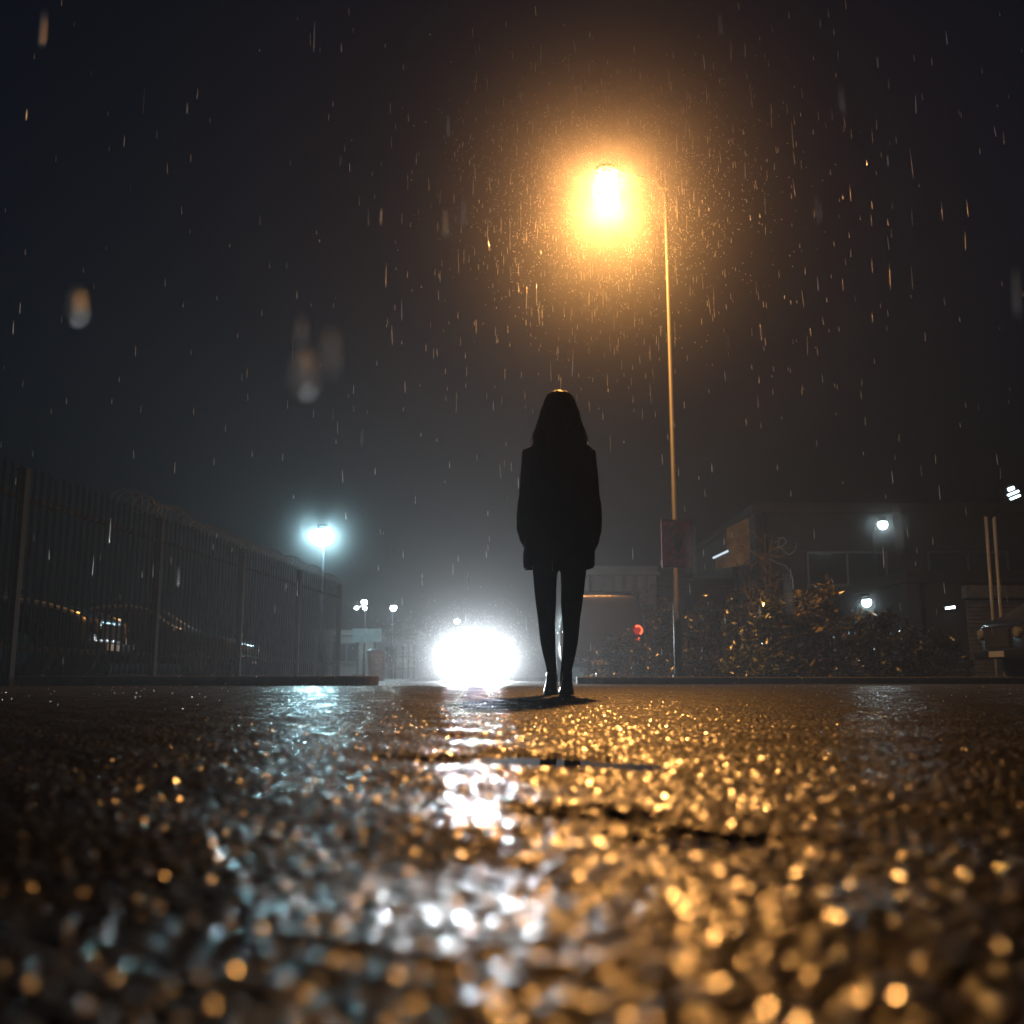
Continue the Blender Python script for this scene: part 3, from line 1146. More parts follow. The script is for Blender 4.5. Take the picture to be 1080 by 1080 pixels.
    bm = bmesh.new()
    xe = prof[-1][0]
    box(bm, xe - .06, xe + .15, -prof[-2][1] * .93, prof[-2][1] * .93, prof[-2][2], prof[-2][2] + .17, .05)
    bp = obj("rear_bumper", bm, M_dark_steel, t, True)
    bm = bmesh.new()
    box(bm, xe - .075, xe - .062, -.26, .26, prof[-2][2] + .03, prof[-2][2] + .14, .003)
    obj("number_plate", bm, M_plate, bp)
    for s in (-1, 1):
        bm = bmesh.new()
        q = interp(x0 - .2)
        box(bm, x0 - .42, x0 - .30, s * (q[1] + .10) - .09, s * (q[1] + .10) + .09, q[3] + .04, q[3] + .20, .03)
        tube(bm, [(x0 - .36, s * (q[1] - .06), q[3] + .02), (x0 - .36, s * (q[1] + .06), q[3] + .08)], .02, 8)
        obj("wing_mirror", bm, paint, t, True)
        for xd in ((x1 + x2) / 2 + .28, x2 + .02):
            bm = bmesh.new()
            q = interp(xd)
            box(bm, xd - .1, xd + .1, s * (q[1] * .985) - .016, s * (q[1] * .985) + .022, q[3] - .13, q[3] - .10, .006)
            obj("door_handle", bm, paint, t)
    tag(t, label, cat, group)
    return t


def paint(name, col):
    m = mat(name, col, rough=0.35, coat=1.0, coat_rough=0.08, metal=0.3, var=0.12, scale=3)
    n = m.node_tree
    tc = n.nodes.new("ShaderNodeTexCoord")
    vo = n.nodes.new("ShaderNodeTexVoronoi")          # beads of rain on the paint
    vo.inputs["Scale"].default_value = 38
    b = n.nodes.new("ShaderNodeBump")
    b.invert = True
    b.inputs["Strength"].default_value = 0.5
    b.inputs["Distance"].default_value = 0.006
    n.links.new(tc.outputs["Object"], vo.inputs["Vector"])
    n.links.new(vo.outputs["Distance"], b.inputs["Height"])
    n.links.new(b.outputs[0], n.nodes["Principled BSDF"].inputs["Coat Normal"])
    return m


P_dark = paint("dark_blue_paint", (0.012, 0.015, 0.022))
P_black = paint("black_paint", (0.010, 0.010, 0.011))
P_grey = paint("grey_paint", (0.02, 0.02, 0.022))
P_white = paint("grey_van_paint", (0.012, 0.0125, 0.014))

SG = (-1.38, -2.1, -3.15, -3.72)
p = at(501, 700, 25.0)
HEAD = Vector((p.x, 25.0, .6))
halo_mist(HEAD + Vector((0, -.6, .1)), 2.3, 5.2, 0.045, .9, 2.2)
make_vehicle("oncoming_car", "car", "oncoming car with both headlights blazing on the wet road beyond the woman", SALOON, P_grey,
             (p.x, 25.0, 0.0), R(-90), SG, (-.85, -3.5), beams=True)
p = at(268, 690, 20.4)
make_vehicle("parked_car", "car", "dark saloon with pale glints along its roof parked nose to the fence", SALOON, P_black, (p.x - 0.1, 20.6, 0.10), R(2), SG, (-.85, -3.5), glint_bar=(-1.25, -3.3, "roof"), group="cars parked behind the fence")
p = at(119, 690, 14.2)
make_vehicle("parked_car", "car", "tall dark off-roader with orange glints on its bonnet behind the fence", SUV, P_dark, (p.x - 0.05, 14.2, 0.10), R(3), (-1.32, -2.0, -3.85, -4.3), (-.9, -3.6), wr=.37, glint_bar=(-.15, -2.0, "bonnet"), group="cars parked behind the fence")
p = at(636, 690, 22.0)
make_vehicle("delivery_van", "van", "dark grey panel van seen from the rear with one red tail light burning", VAN, P_white, (p.x, 22.0 + 4.95, 0.0), R(90), (-.75, -1.6, -4.80, -4.94), (-.95, -3.9), wr=.34, tail_on=(True, False))
make_vehicle("parked_van", "van", "black van standing in the dark beside the twin white pipes", VAN, P_black, (9.05, 18.5, 0.094), R(183), (-.75, -1.6, -4.80, -4.94), (-.95, -3.9), wr=.34)

# ------------------------------------------------------------------ palisade fence
def build_fence():
    x0, dxy, zb = -6.37, 0.077, 0.10
    t = empty("palisade_fence", (x0 + dxy * 25.3, 25.3, zb), math.atan2(1, dxy))   # local +X runs along the fence, away from the camera
    Ls = math.sqrt(1 + dxy * dxy)

    def s_of(Y):
        return (Y - 25.3) * Ls
    posts = [25.3, 21.7, 18.1, 14.55, 10.95, 7.35, 3.75]
    H = 2.42
    for Y in posts:
        s = s_of(Y)
        bm = bmesh.new()
        box(bm, s - .048, s + .048, -.05, .05, -.3, H - .12, .006)
        box(bm, s - .058, s + .058, -.06, .06, H - .12, H - .09, .004)
        obj("post", bm, M_dark_steel, t)
    for a, b in zip(posts[1:], posts):
        s0, s1 = s_of(a) + .065, s_of(b) - .065
        bm = bmesh.new()
        n = round((s1 - s0) / 0.158)
        for k in range(n):
            x = s0 + (k + .5) * (s1 - s0) / n
            lean = random.gauss(0, .004)
            hh = H + random.gauss(0, .006)
            # pressed W-section pale with a splayed triple point
            sec = [(-.027, .013), (-.017, 0), (-.007, .008), (0, .010), (.007, .008), (.017, 0), (.027, .013)]
            for (zz0, zz1) in ((.04, hh - .10),):
                lo = [bm.verts.new((x + u, -.034 - v, zz0)) for u, v in sec]
                hi = [bm.verts.new((x + u + lean, -.034 - v, zz1)) for u, v in sec]
                for q in range(len(sec) - 1):
                    bm.faces.new((lo[q], lo[q + 1], hi[q + 1], hi[q]))
                tips = [(-.022, -.004 - .04, .05), (0.0, -.034 - .012, .10), (.022, -.004 - .04, .05)]
                for (i0, i1, tp) in ((0, 2, tips[0]), (2, 4, tips[1]), (4, 6, tips[2])):
                    tv = bm.verts.new((x + tp[0] + lean, tp[1], zz1 + tp[2] * 1.3))
                    for q in range(i0, i1):
                        bm.faces.new((hi[q], hi[q + 1], tv))
        bmesh.ops.solidify(bm, geom=bm.faces[:], thickness=0.003)
        obj("pale_panel", bm, M_dark_steel, t)
        for z in (.32, H - .42):
            bm = bmesh.new()
            box(bm, s0, s1, -.030, .012, z - .025, z + .025, .003)
            obj("rail", bm, M_dark_steel, t)
    # coil of barbed wire lying along the top
    def coil(sa, sb, droop=False):
        pts = []
        turns = (sb - sa) / .20
        N = int(turns * 12)
        for k in range(N + 1):
            f = k / N
            a = 2 * PI * turns * f
            r = .105 + .03 * math.sin(a * .13) + .02 * math.sin(a * .041 + 1) + random.uniform(-.004, .004)
            z = H - .01 + .05 * math.sin(a * .031)
            if droop:
                z -= max(0, f - .96) * 6
            pts.append((sa + (sb - sa) * f + .03 * math.sin(a) + .09 * math.sin(a * .07), -.02 + r * math.cos(a), z + r * math.sin(a)))
        bm = bmesh.new()
        tube(bm, pts, .0045, 5)
        for k in range(0, N, 3):
            x, y, z = pts[k]
            d = Vector((random.uniform(-1, 1), random.uniform(-1, 1), random.uniform(-1, 1))).normalized() * .022
            tube(bm, [Vector((x, y, z)) - d, Vector((x, y, z)) + d], .003, 4)
        obj("barbed_wire", bm, mat("rusty_wire", (.05, .045, .04), rough=.5, metal=.5), t)
    coil(s_of(13.2), s_of(25.35), True)
    tag(t, "tall dark steel palisade fence topped with barbed wire along the verge", "fence")


build_fence()

# ------------------------------------------------------------------ lamps far away and fittings
def far_lamp(px, py, Y, label, strength, r=0.16, double=False, gz=0.094, group="distant white street lamps", halo=0):
    P = at(px, py, Y)
    em = emitter("far_lamp_light", (0.72, 0.95, 1.0), strength)
    t = cobra_lamp((P.x - .12 if not double else P.x, Y + .5, gz), P, 0.08, label, group, em, pole_r=.05, bowl=(r * .9, r * .9, r), pole_m=M_dark_steel)
    if halo:
        halo_mist(P, halo, halo * 2.1, .10)
    if double:
        for (dx, dz) in ((-.42, -.34), (.05, -.34)):
            bm = bmesh.new()
            ico(bm, (P.x + dx - t.location.x, P.y - t.location.y, P.z + dz - gz), r * .62, r * .62, r * .38, 2)
            obj("lamp_glass", bm, em, t, True)
        bm = bmesh.new()
        tube(bm, [(P.x - .5 - t.location.x, .05 - .5, P.z - .25 - gz), (P.x + .12 - t.location.x, .05 - .5, P.z - .25 - gz)], .03, 8)
        tube(bm, [(0, 0, P.z - .25 - gz), (P.x - t.location.x, -.45, P.z - .25 - gz)], .03, 8)
        obj("crossbar", bm, M_steel, t)
    return t


far_lamp(384, 635, 56, "distant mast with three small white lamps above the pale hoarding", 320, .17, True, gz=0)
far_lamp(415, 641, 60, "small white lamp glowing between the hoarding and the headlights", 420, .19, gz=0)
far_lamp(482, 655, 75, "faintest white lamp just above the glare of the headlights", 330, .19, gz=0)
far_lamp(931, 553, 31, "white blue lamp high against the dark flat roofed building", 85, .15, halo=.6)
far_lamp(914, 635, 25.5, "low white lamp under the higher one before the dark building", 80, .12, halo=.4)

# floodlight with louvres on twin pipes
def floodlight():
    Y = 22.0
    b = at(1047, 600, Y)
    t = empty("floodlight_mast", (b.x, Y, 0.094))
    top = at(1044, 545, Y)
    L = at(1065, 521, Y)
    for dx in (-.09, .09):
        bm = bmesh.new()
        tube(bm, [(dx, 0, 0), (dx + (top.x - b.x), 0, top.z - .094)], .035, 10)
        obj("pole", bm, mat("white_pipe", (0.28, 0.29, 0.29), rough=.35, var=.1), t, True)
    c0 = Vector((L.x - b.x, -.12, L.z - .094))
    bm = bmesh.new()
    tube(bm, [(top.x - b.x, 0, top.z - .15), c0 + Vector((-.1, .12, -.1)), c0 + Vector((0, .1, 0))], .03, 8)
    obj("arm", bm, M_dark_steel, t)
    bm = bmesh.new()
    M = Matrix.Translation(c0) @ Matrix.Rotation(R(-22), 4, "Y")
    box(bm, -.17, .17, .0, .14, -.18, .18, .02, M)
    h = obj("lamp_head", bm, M_dark_steel, t)
    em = emitter("flood_tube", (0.70, 0.95, 1.0), 5)
    for (z, w_, hh) in ((.10, .075, .04), (-.01, .14, .026), (-.11, .125, .026)):
        bm = bmesh.new()
        box(bm, -w_, w_, -.05, -.004, z - hh, z + hh, .018, M)
        obj("lamp_tube", bm, em, h)
    tag(t, "floodlight of three stacked bright bars beside twin white pipes", "floodlight")


floodlight()

# red notice strapped to the lamp post
def red_sign():
    Y = 14.86
    a, b = at(697, 548, Y), at(731, 599, Y)
    t = empty("street_sign", ((a.x + b.x) / 2, Y, b.z))
    W, H = (b.x - a.x), a.z - b.z
    M_red = mat("faded_red_sign", (0.65, 0.12, 0.09), rough=.7, spec=.15, scale=9, var=.35)
    M_dk = mat("sign_dark_mark", (0.03, 0.022, 0.02), rough=.5)
    M_lt = mat("sign_pale_mark", (0.25, 0.12, 0.10), rough=.5)
    bm = bmesh.new()
    box(bm, -W / 2, W / 2, -.008, .008, 0, H, .004)
    pn = obj("panel", bm, M_red, t)
    bm = bmesh.new()
    for (x0, x1, z0, z1) in ((-W / 2, W / 2, H - .022, H), (-W / 2, W / 2, 0, .022), (-W / 2, -W / 2 + .018, .022, H - .022), (W / 2 - .018, W / 2, .022, H - .022)):
        box(bm, x0, x1, -.016, -.0085, z0, z1)
    obj("frame", bm, M_dk, t)
    # emblem: a dark upright oval in a pale ring with a bar under it
    bm = bmesh.new()
    N = 28
    ro, ri, inn = [], [], []
    for k in range(N):
        a_ = 2 * PI * k / N
        ro.append(bm.verts.new((.155 * math.cos(a_), -.0125, H * .55 + .25 * math.sin(a_))))
        ri.append(bm.verts.new((.13 * math.cos(a_), -.0125, H * .55 + .222 * math.sin(a_))))
    for k in range(N):
        bm.faces.new((ro[k], ro[(k + 1) % N], ri[(k + 1) % N], ri[k]))
    bmesh.ops.solidify(bm, geom=bm.faces[:], thickness=0.002)
    obj("emblem", bm, M_lt, pn)
    bm = bmesh.new()
    vs = [bm.verts.new((.012 + .062 * math.cos(2 * PI * k / N), -.0125, H * .53 + .17 * math.sin(2 * PI * k / N))) for k in range(N)]
    bm.faces.new(vs)
    bmesh.ops.solidify(bm, geom=bm.faces[:], thickness=0.002)
    obj("emblem", bm, M_dk, pn)
    bm = bmesh.new()
    for z in (H * .2, H * .8):
        tube(bm, [(.085 * math.cos(x_), .10 + .085 * math.sin(x_), z) for x_ in [2 * PI * k / 16 for k in range(17)]], .008, 6)
    obj("bracket", bm, M_steel, t)
    tag(t, "dull red rectangular notice strapped to the tall lamp post", "sign")


red_sign()

# ------------------------------------------------------------------ buildings
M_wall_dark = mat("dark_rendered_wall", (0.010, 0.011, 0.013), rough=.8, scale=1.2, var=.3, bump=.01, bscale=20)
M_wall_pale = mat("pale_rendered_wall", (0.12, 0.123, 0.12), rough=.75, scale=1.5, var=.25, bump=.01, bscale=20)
M_shutter = mat("roller_shutter", (0.13, 0.135, 0.14), rough=.45, metal=.3, scale=4)
M_pane = mat("dark_window_pane", (0.02, 0.024, 0.028), rough=.06, coat=1, coat_rough=.03, var=0)
M_frame = mat("pale_window_frame", (0.05, 0.05, 0.05), rough=.5, var=.15)


def build_building(name, label, x0, x1, Y, top, wall_m, depth=9.0, windows=(), shutters=(), doors=(), parapet=.35, gz=0.094, cat="building", pilasters=0, panel=None):
    t = empty(name, ((x0 + x1) / 2, Y, gz))
    ox = (x0 + x1) / 2
    W = (x1 - x0) / 2
    H = top - gz
    bm = bmesh.new()
    box(bm, -W, W, 0, depth, -.1, H - parapet)
    for k in range(pilasters):
        x = -W + (k + .5) * 2 * W / pilasters
        box(bm, x - .12, x + .12, -.09, -.001, 0, H - parapet - .02)
    wl = obj("wall", bm, wall_m, t)
    bm = bmesh.new()
    box(bm, -W - .12, W + .12, -.14, depth + .12, H - parapet + .003, H - parapet + .14, .02)
    box(bm, -W - .05, W + .05, -.05, depth + .05, H - parapet + .143, H, .02)
    obj("roof", bm, wall_m, t)
    for (a, b, z0, z1) in windows:
        a, b = a - ox, b - ox
        f = bmesh.new()
        fw = .07
        for (xa, xb, za, zb) in ((a, b, z1 - fw, z1), (a, b, z0, z0 + fw), (a, a + fw, z0 + fw, z1 - fw), (b - fw, b, z0 + fw, z1 - fw), ((a + b) / 2 - fw / 2, (a + b) / 2 + fw / 2, z0 + fw, z1 - fw)):
            box(f, xa, xb, -.07, -.002, za - gz, zb - gz)
        fr = obj("window", f, M_frame, t)
        f = bmesh.new()
        box(f, a + .02, b - .02, -.03, -.012, z0 + .02 - gz, z1 - .02 - gz)
        obj("pane", f, M_pane, fr)
        f = bmesh.new()
        box(f, a - .08, b + .08, -.16, -.003, z0 - .09 - gz, z0 - .005 - gz, .01)
        obj("sill", f, M_frame, fr)
    for (a, b, z1) in shutters:
        a, b = a - ox, b - ox
        f = bmesh.new()
        n = int((z1 - gz) / .11)
        for k in range(n):
            box(f, a, b, -.05, -.004, k * .11 + .008, k * .11 + .104, .012)
        sh = obj("roller_shutter", f, M_shutter, t)
        f = bmesh.new()
        box(f, a - .1, b + .1, -.28, -.004, z1 - gz + .02, z1 - gz + .36, .03)
        obj("shutter_box", f, M_shutter, sh)
    for (a, b, z1) in doors:
        a, b = a - ox, b - ox
        f = bmesh.new()
        box(f, a, b, -.06, -.004, 0, z1 - gz, .01)
        d = obj("door", f, M_dark_steel, t)
        f = bmesh.new()
        box(f, b - .16, b - .12, -.12, -.062, .95, 1.15, .01)
        obj("handle", f, M_steel, d)
    f = bmesh.new()
    tube(f, [(-W + .35, -.09, 0), (-W + .35, -.09, H - parapet)], .05, 8)
    obj("drainpipe", f, M_dark_steel, t)
    tag(t, label, cat)
    return t


a, b = at(795, 531, 34), at(1250, 531, 34)
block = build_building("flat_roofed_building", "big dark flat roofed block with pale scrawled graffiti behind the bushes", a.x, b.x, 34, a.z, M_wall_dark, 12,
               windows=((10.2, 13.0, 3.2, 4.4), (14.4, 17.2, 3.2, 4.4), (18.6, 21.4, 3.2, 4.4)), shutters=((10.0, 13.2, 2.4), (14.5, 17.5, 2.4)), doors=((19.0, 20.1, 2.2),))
def graffiti(t):
    Y = 34 - .012
    bm = bmesh.new()
    for line in (((817, 573), (821, 568), (827, 567.5), (829.5, 571), (826, 575.5), (820.5, 577.5), (825, 579), (828, 583), (833, 585), (838, 581), (840, 575)), ((821.5, 568), (820.5, 575), (819, 584)), ((812, 590), (820, 594), (828, 597), (834, 604))):
        pts = [at(x, y, Y) - t.location for x, y in line]
        fine = []
        for p_, q_ in zip(pts, pts[1:]):
            fine += [p_, p_.lerp(q_, .5)]
        tube(bm, fine + [pts[-1]], .028, 6)
    obj("graffiti", bm, mat("pale_spray_paint", (.22, .23, .23), rough=.7), t, True)


graffiti(block)
a, b = at(612, 597, 36), at(692, 597, 36)
build_building("low_shop_building", "low pale building with ribbed front behind the van and woman", a.x, b.x, 36, a.z, M_wall_pale, 8,
               windows=((2.65, 4.1, 1.2, 2.3), (4.3, 5.0, 1.2, 2.3)), pilasters=7)
a, b = at(694, 610, 38), at(770, 610, 38)
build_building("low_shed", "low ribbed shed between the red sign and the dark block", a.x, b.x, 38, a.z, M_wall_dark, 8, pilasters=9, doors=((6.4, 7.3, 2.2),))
a, b = at(955, 600, 27), at(1110, 600, 27)
build_building("loading_bay", "dark low loading bay with a strip light behind the black van", a.x, b.x, 27, 3.0, M_wall_dark, 6, shutters=((12.4, 14.4, 2.2),))


def strip_lamp(px, py, Y, w_, label, tilt=0.0, strength=10):
    P = at(px, py, Y)
    t = empty("wall_lamp", P)
    M = Matrix.Rotation(tilt, 4, "Y")
    bm = bmesh.new()
    box(bm, -w_ / 2 - .04, w_ / 2 + .04, 0, .10, -.05, .07, .01, M)
    obj("lamp_housing", bm, M_dark_steel, t)
    bm = bmesh.new()
    box(bm, -w_ / 2, w_ / 2, -.04, -.003, -.03, .03, .01, M)
    obj("lamp_tube", bm, emitter("strip_tube", (.8, .95, 1.0), strength), t)
    tag(t, label, "lamp")


strip_lamp(1002, 641, 26.89, .26, "short white strip light on the dark loading bay wall", R(-8), 9)

# white framed notice board on a post by the dark block
def notice_board():
    Y = 25
    P = at(772, 600, Y)
    t = empty("notice_board", (P.x, Y, .094))
    bm = bmesh.new()
    tube(bm, [(.1, .06, 0), (.1, .06, P.z + 1.0 - .094)], .06, 10)
    obj("post", bm, M_dark_steel, t, True)
    M = Matrix.Translation((0, 0, P.z - .094)) @ Matrix.Rotation(R(-28), 4, "Z")
    bm = bmesh.new()
    v = [(-.42, 0, 0.0), (.48, 0, .10), (.48, 0, 1.30), (-.10, 0, 1.05), (-.12, 0, .45), (-.42, 0, .36)]
    f = bm.faces.new([bm.verts.new(M @ Vector(q)) for q in v])
    bmesh.ops.solidify(bm, geom=[f], thickness=.05)
    bmesh.ops.recalc_face_normals(bm, faces=bm.faces)
    obj("board", bm, mat("pale_board", (.20, .21, .22), rough=.5, coat=.2, scale=3, var=.5), t)
    bm = bmesh.new()
    box(bm, -.32, .12, -.10, -.06, .42, .47, .01, M @ Matrix.Rotation(R(-22), 4, "Y"))
    obj("lamp_tube", bm, emitter("board_tube", (.75, .92, 1.0), .9), t)
    tag(t, "pale angled board on a dark post beside the flat roofed block", "notice board")


notice_board()

# hoarding, railing posts and clutter far down the road
def hoarding():
    Y = 44
    a, b = at(372, 663, Y), at(402, 677, Y)
    t = empty("hoarding", ((a.x + b.x) / 2, Y, 0))
    W = (b.x - a.x) / 2
    bm = bmesh.new()
    box(bm, -W, W, -.04, .04, b.z, a.z, .01)
    obj("board", bm, mat("pale_teal_board", (.42, .56, .58), rough=.5, var=.12), t)
    for x in (-W * .62, W * .55):
        bm = bmesh.new()
        tube(bm, [(x, .08, 0), (x, .08, a.z - .05)], .045, 8)
        obj("post", bm, M_frame, t)
        bm = bmesh.new()
        box(bm, x - .2, x + .2, -.1, .26, 0, .22, .02)
        obj("foot", bm, M_concrete, t)
    tag(t, "pale blue blank hoarding board on two posts far down the road", "hoarding")


hoarding()


def rail_fence():
    Y = 47
    t = empty("railing", (at(420, 690, Y).x, Y, 0))
    ox = t.location.x
    for px in (404, 410, 417, 425, 431, 437):
        bm = bmesh.new()
        x = at(px, 690, Y).x - ox
        tube(bm, [(x, 0, 0), (x, 0, 1.55 + random.uniform(-.06, .06))], .05, 8)
        obj("post", bm, M_frame, t)
    for z in (.5, 1.05):
        bm = bmesh.new()
        tube(bm, [(at(402, 690, Y).x - ox, .0, z), (at(438, 690, Y).x - ox, .0, z)], .03, 8)
        obj("rail", bm, M_frame, t)
    tag(t, "pale post and rail barrier beyond the hoarding", "railing")


rail_fence()


def litter_bin(px, Y, label):
    P = at(px, 700, Y)
    t = empty("litter_bin", (P.x, Y, 0.0))
    bm = bmesh.new()
    loft(bm, [(0, 0, 0, .20, .20, 3), (0, 0, .72, .25, .25, 3), (0, 0, .74, .24, .24, 3)], 20)
    obj("bin_body", bm, mat("brown_bin", (.09, .045, .028), rough=.5), t, True)
    bm = bmesh.new()
    loft(bm, [(0, 0, .742, .27, .27, 3), (0, 0, .80, .27, .27, 3), (0, 0, .86, .18, .18, 3)], 20)
    obj("lid", bm, M_frame, t, True)
    tag(t, label, "litter bin")


litter_bin(397, 27.5, "brown litter bin with a pale lid beyond the fence corner")
a, b = at(330, 660, 62), at(372, 660, 62)
build_building("pale_kiosk", "small pale kiosk in the haze behind the fence end", -11.4, -8.6, 62, 3.0, M_wall_pale, 4, windows=((-11.0, -9.6, 1.0, 2.2),), gz=0)
a, b = at(372, 675, 70), at(440, 675, 70)
build_building("far_depot", "hazy low depot closing the road behind railing and hoarding", a.x - 3, b.x, 70, 3.4, M_wall_pale, 6, windows=((a.x - 1, a.x + .6, 1.0, 2.2), (a.x + 1.4, a.x + 3, 1.0, 2.2)), shutters=((b.x - 1.6, b.x - .3, 2.3),), gz=0)

# ------------------------------------------------------------------ shrubs
def leaf_mat(name, col):
    m = mat(name, col, rough=.32, coat=.6, coat_rough=.12, var=.45, scale=2.2)
    p_ = m.node_tree.nodes["Principled BSDF"]
    p_.inputs["Subsurface Weight"].default_value = 0.0
    return m


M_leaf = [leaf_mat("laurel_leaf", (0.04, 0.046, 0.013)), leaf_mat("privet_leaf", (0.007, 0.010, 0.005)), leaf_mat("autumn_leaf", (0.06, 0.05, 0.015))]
M_bark = mat("wet_bark", (0.035, 0.028, 0.022), rough=.6, bump=.006, bscale=30)


def shrub(px, Y, h, wd, leaf, nleaf, m, label, group, seed, gz=.094, spiky=False):
    rs = random.Random(seed)
    P = at(px, 714, Y)
    t = empty("shrub", (P.x, Y, gz))
    bm = bmesh.new()
    tips = []
    for k in range(16):
        a = rs.uniform(0, 2 * PI)
        e = rs.uniform(.2, 1.0)
        end = Vector((math.cos(a) * wd * e, math.sin(a) * wd * .7 * e, h * (1.05 - .55 * e * e) * rs.uniform(.75, 1.1)))
        mid = end * .5 + Vector((rs.uniform(-.1, .1), rs.uniform(-.1, .1), h * .12))
        tube(bm, [(end.x * .45 + rs.uniform(-.08, .08), end.y * .45 + rs.uniform(-.08, .08), -.02), mid, end], [.016, .011, .005], 6)
        tips.append((mid, end))
        for q in range(3):
            f = rs.uniform(.35, .95)
            b0 = mid.lerp(end, f)
            e2 = b0 + Vector((rs.uniform(-.3, .3), rs.uniform(-.25, .25), rs.uniform(-.08, .3))) * (h / 1.6)
            tube(bm, [b0, e2], [.008, .004], 5)
            tips.append((b0, e2))
    obj("stem", bm, M_bark, t)
    bm = bmesh.new()
    for k in range(nleaf):
        b0, e = rs.choice(tips)
        c0 = b0.lerp(e, rs.uniform(.15, 1.08)) + Vector((rs.gauss(0, .05), rs.gauss(0, .05), rs.gauss(0, .045)))
        if k % 5 < 2:                       # low growth right down to the ground
            a = rs.uniform(0, 2 * PI)
            q_ = math.sqrt(rs.random()) * wd
            c0 = Vector((math.cos(a) * q_, math.sin(a) * q_ * .7, h * .6 * rs.random() * (1.1 - .6 * q_ / wd)))
        if c0.z < .03:
            c0.z = .03 + rs.random() * .1
        L_ = leaf * rs.uniform(.6, 1.3)
        d = Vector((rs.gauss(0, 1), rs.gauss(0, 1), rs.gauss(0.0, .55))).normalized()
        sd = d.cross(Vector((rs.gauss(0, .4), rs.gauss(0, .4), 1))).normalized() * L_ * .24
        up = d.cross(sd).normalized() * L_ * .07
        v = [bm.verts.new(c0), bm.verts.new(c0 + d * L_ * .4 + sd), bm.verts.new(c0 + d * L_ - up * 1.5), bm.verts.new(c0 + d * L_ * .4 - sd), bm.verts.new(c0 + d * L_ * .45 - up)]
        bm.faces.new((v[0], v[1], v[4]))
        bm.faces.new((v[1], v[2], v[4]))
        bm.faces.new((v[2], v[3], v[4]))
        bm.faces.new((v[3], v[0], v[4]))
    obj("foliage", bm, m, t)
    tag(t, label, "shrub", group)


GS = "shrubs along the dark pavement"
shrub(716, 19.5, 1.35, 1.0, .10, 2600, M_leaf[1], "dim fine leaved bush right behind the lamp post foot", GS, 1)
shrub(690, 24.0, 2.0, 0.9, .10, 2200, M_leaf[2], "brownish bush between the red tail light and the lamp post", GS, 2)
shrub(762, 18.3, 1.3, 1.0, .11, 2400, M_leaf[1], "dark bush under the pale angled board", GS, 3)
shrub(812, 16.9, 1.45, 0.85, .13, 2100, M_leaf[0], "broad leaved bush with lit arching top beneath the graffiti wall", GS, 4)
shrub(866, 16.6, 1.50, 0.65, .15, 1200, M_leaf[2], "large leaved bush catching orange lamplight on its tips", GS, 5)
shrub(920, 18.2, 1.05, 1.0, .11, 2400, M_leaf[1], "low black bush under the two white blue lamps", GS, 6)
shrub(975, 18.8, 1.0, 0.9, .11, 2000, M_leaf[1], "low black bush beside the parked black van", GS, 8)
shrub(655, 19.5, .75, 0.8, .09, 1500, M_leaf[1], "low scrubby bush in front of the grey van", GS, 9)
shrub(808, 18.6, 2.5, .45, .10, 260, M_leaf[1], "tall thin sapling rising against the dark block", GS, 10)

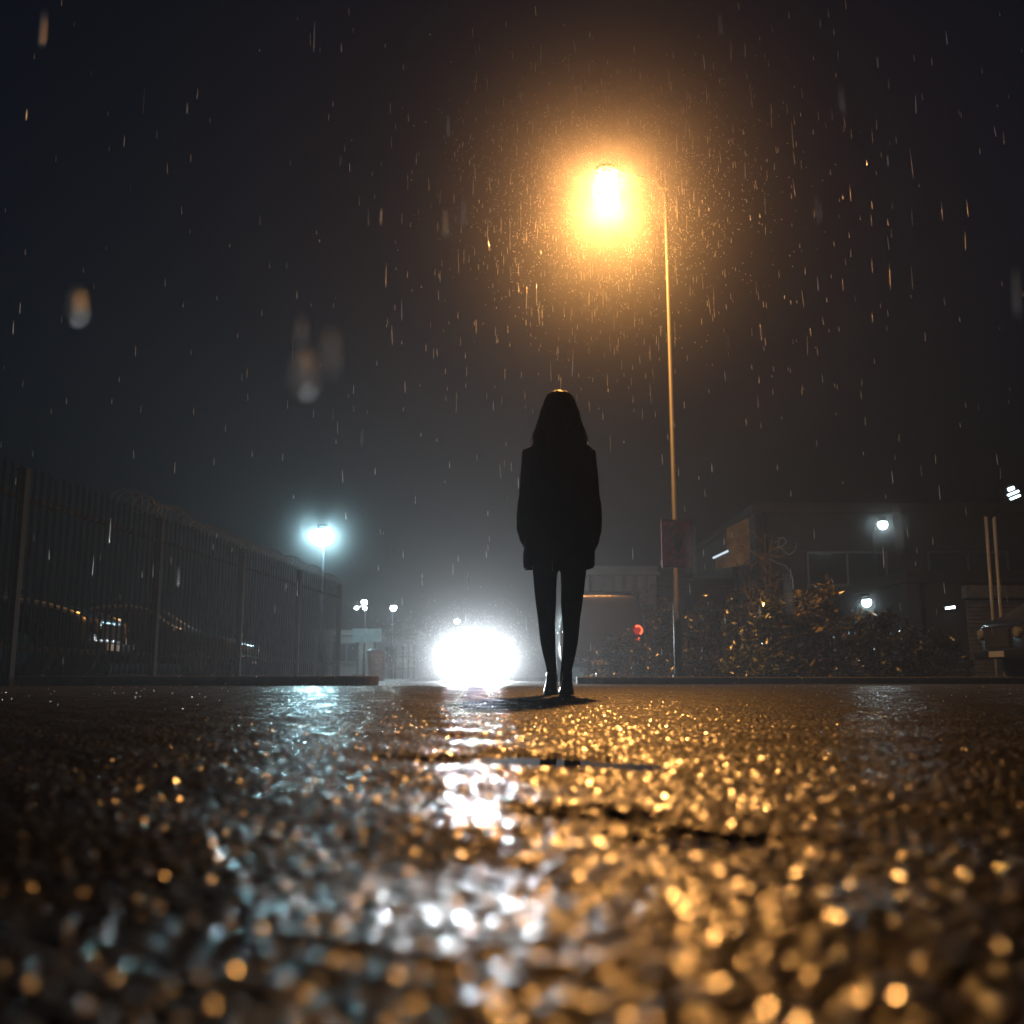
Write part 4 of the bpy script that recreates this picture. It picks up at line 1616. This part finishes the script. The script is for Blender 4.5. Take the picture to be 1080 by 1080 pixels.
# ------------------------------------------------------------------ rain: falling drops, stretched and thickened to the streak size in the image
def build_rain():
    m = bpy.data.materials.new("rain_water")
    m.use_nodes = True
    n = m.node_tree
    n.nodes.clear()
    tr = n.nodes.new("ShaderNodeBsdfTranslucent")
    tr.inputs[0].default_value = (.8, .8, .8, 1)
    gl = n.nodes.new("ShaderNodeBsdfGlossy")
    gl.inputs["Roughness"].default_value = .35
    mx = n.nodes.new("ShaderNodeMixShader")
    mx.inputs[0].default_value = .5
    o = n.nodes.new("ShaderNodeOutputMaterial")
    n.links.new(tr.outputs[0], mx.inputs[1])
    n.links.new(gl.outputs[0], mx.inputs[2])
    n.links.new(mx.outputs[0], o.inputs[0])
    bm = bmesh.new()
    rs = random.Random(21)

    def drop(x, y, z, r, L):
        d = Vector((rs.gauss(-.02, .03), rs.gauss(0, .03), 1)).normalized()
        P = Vector((x, y, z))
        tube(bm, [P, P + d * L * .2, P + d * L * .7, P + d * L], [r * .35, r, r * .7, r * .15], 5)
    for k in range(380):
        Y = rs.uniform(2.5, 24)
        X = rs.uniform(-.62, .62) * Y
        Z = rs.uniform(.2, 8.6)
        if abs(X - .25) < .5 and abs(Y - 5.5) < .4 and Z < 1.8:
            continue
        drop(X, Y, Z, rs.uniform(.0012, .0028) * (0.6 + Y / 16), rs.uniform(.05, .13) * (.7 + Y / 25))
    for k in range(1150):
        q = Vector((rs.gauss(0, 1), rs.gauss(0, 1), rs.gauss(0, 1))) * 2.1
        z = LAMP.z + q.z - .3
        if z < .3 or z > 8.7:
            continue
        drop(LAMP.x + q.x, LAMP.y + q.y - .8, z, rs.uniform(.0013, .0031), min(.4, rs.lognormvariate(-2.2, .6)))
    for k in range(26):
        Y = rs.uniform(.5, 2.5)
        side = rs.uniform(-.55, .55)
        if -.05 < side < .15:               # drops covering the woman in the camera's view are left out
            continue
        drop(side * Y, Y, .1 + rs.uniform(.05, .75) * Y, .0011, .03)
    for (px, py, Y, r, L) in ((82, 322, .34, .0022, .011), (322, 392, .33, .0042, .016), (350, 372, .30, .0018, .014), (318, 350, .4, .0014, .012)):
        q = at(px, py, Y)
        drop(q.x, q.y, q.z - L / 2, r, L)
    for k in range(240):                    # splashes leaping off the road
        Y = rs.uniform(2.2, 11)
        drop(rs.uniform(-.55, .55) * Y, Y, rs.uniform(.004, .05), .0016, .005)

    def halo_drops(n, cx, cy, cz, sx, sy, sz, r):
        for k in range(n):
            x, y, z = cx + rs.gauss(0, sx), cy + rs.gauss(0, sy), cz + rs.gauss(0, sz)
            if z < .05 or z > 8.75:
                continue
            q = r * rs.uniform(.6, 1.3)
            e = q * rs.uniform(1.5, 5)
            v = [bm.verts.new(p_) for p_ in ((x, y, z + e), (x + q, y, z), (x, y + q, z), (x - q, y, z), (x, y - q, z), (x, y, z - e))]
            for i in range(4):
                j = i % 4 + 1
                l = (i + 1) % 4 + 1
                bm.faces.new((v[0], v[j], v[l]))
                bm.faces.new((v[5], v[l], v[j]))
    # droplets added round the lamp and before the headlights to thicken their glow
    halo_drops(7000, LAMP.x, LAMP.y - .5, LAMP.z - .35, .95, .95, .85, .0026)
    halo_drops(4000, HEAD.x, HEAD.y - 1.0, .75, 1.0, .9, .45, .0035)
    o = obj("rain", bm, m, None, True)
    tag(o, "fine rain streaks falling through the lamplight", "rain", kind="stuff")


build_rain()
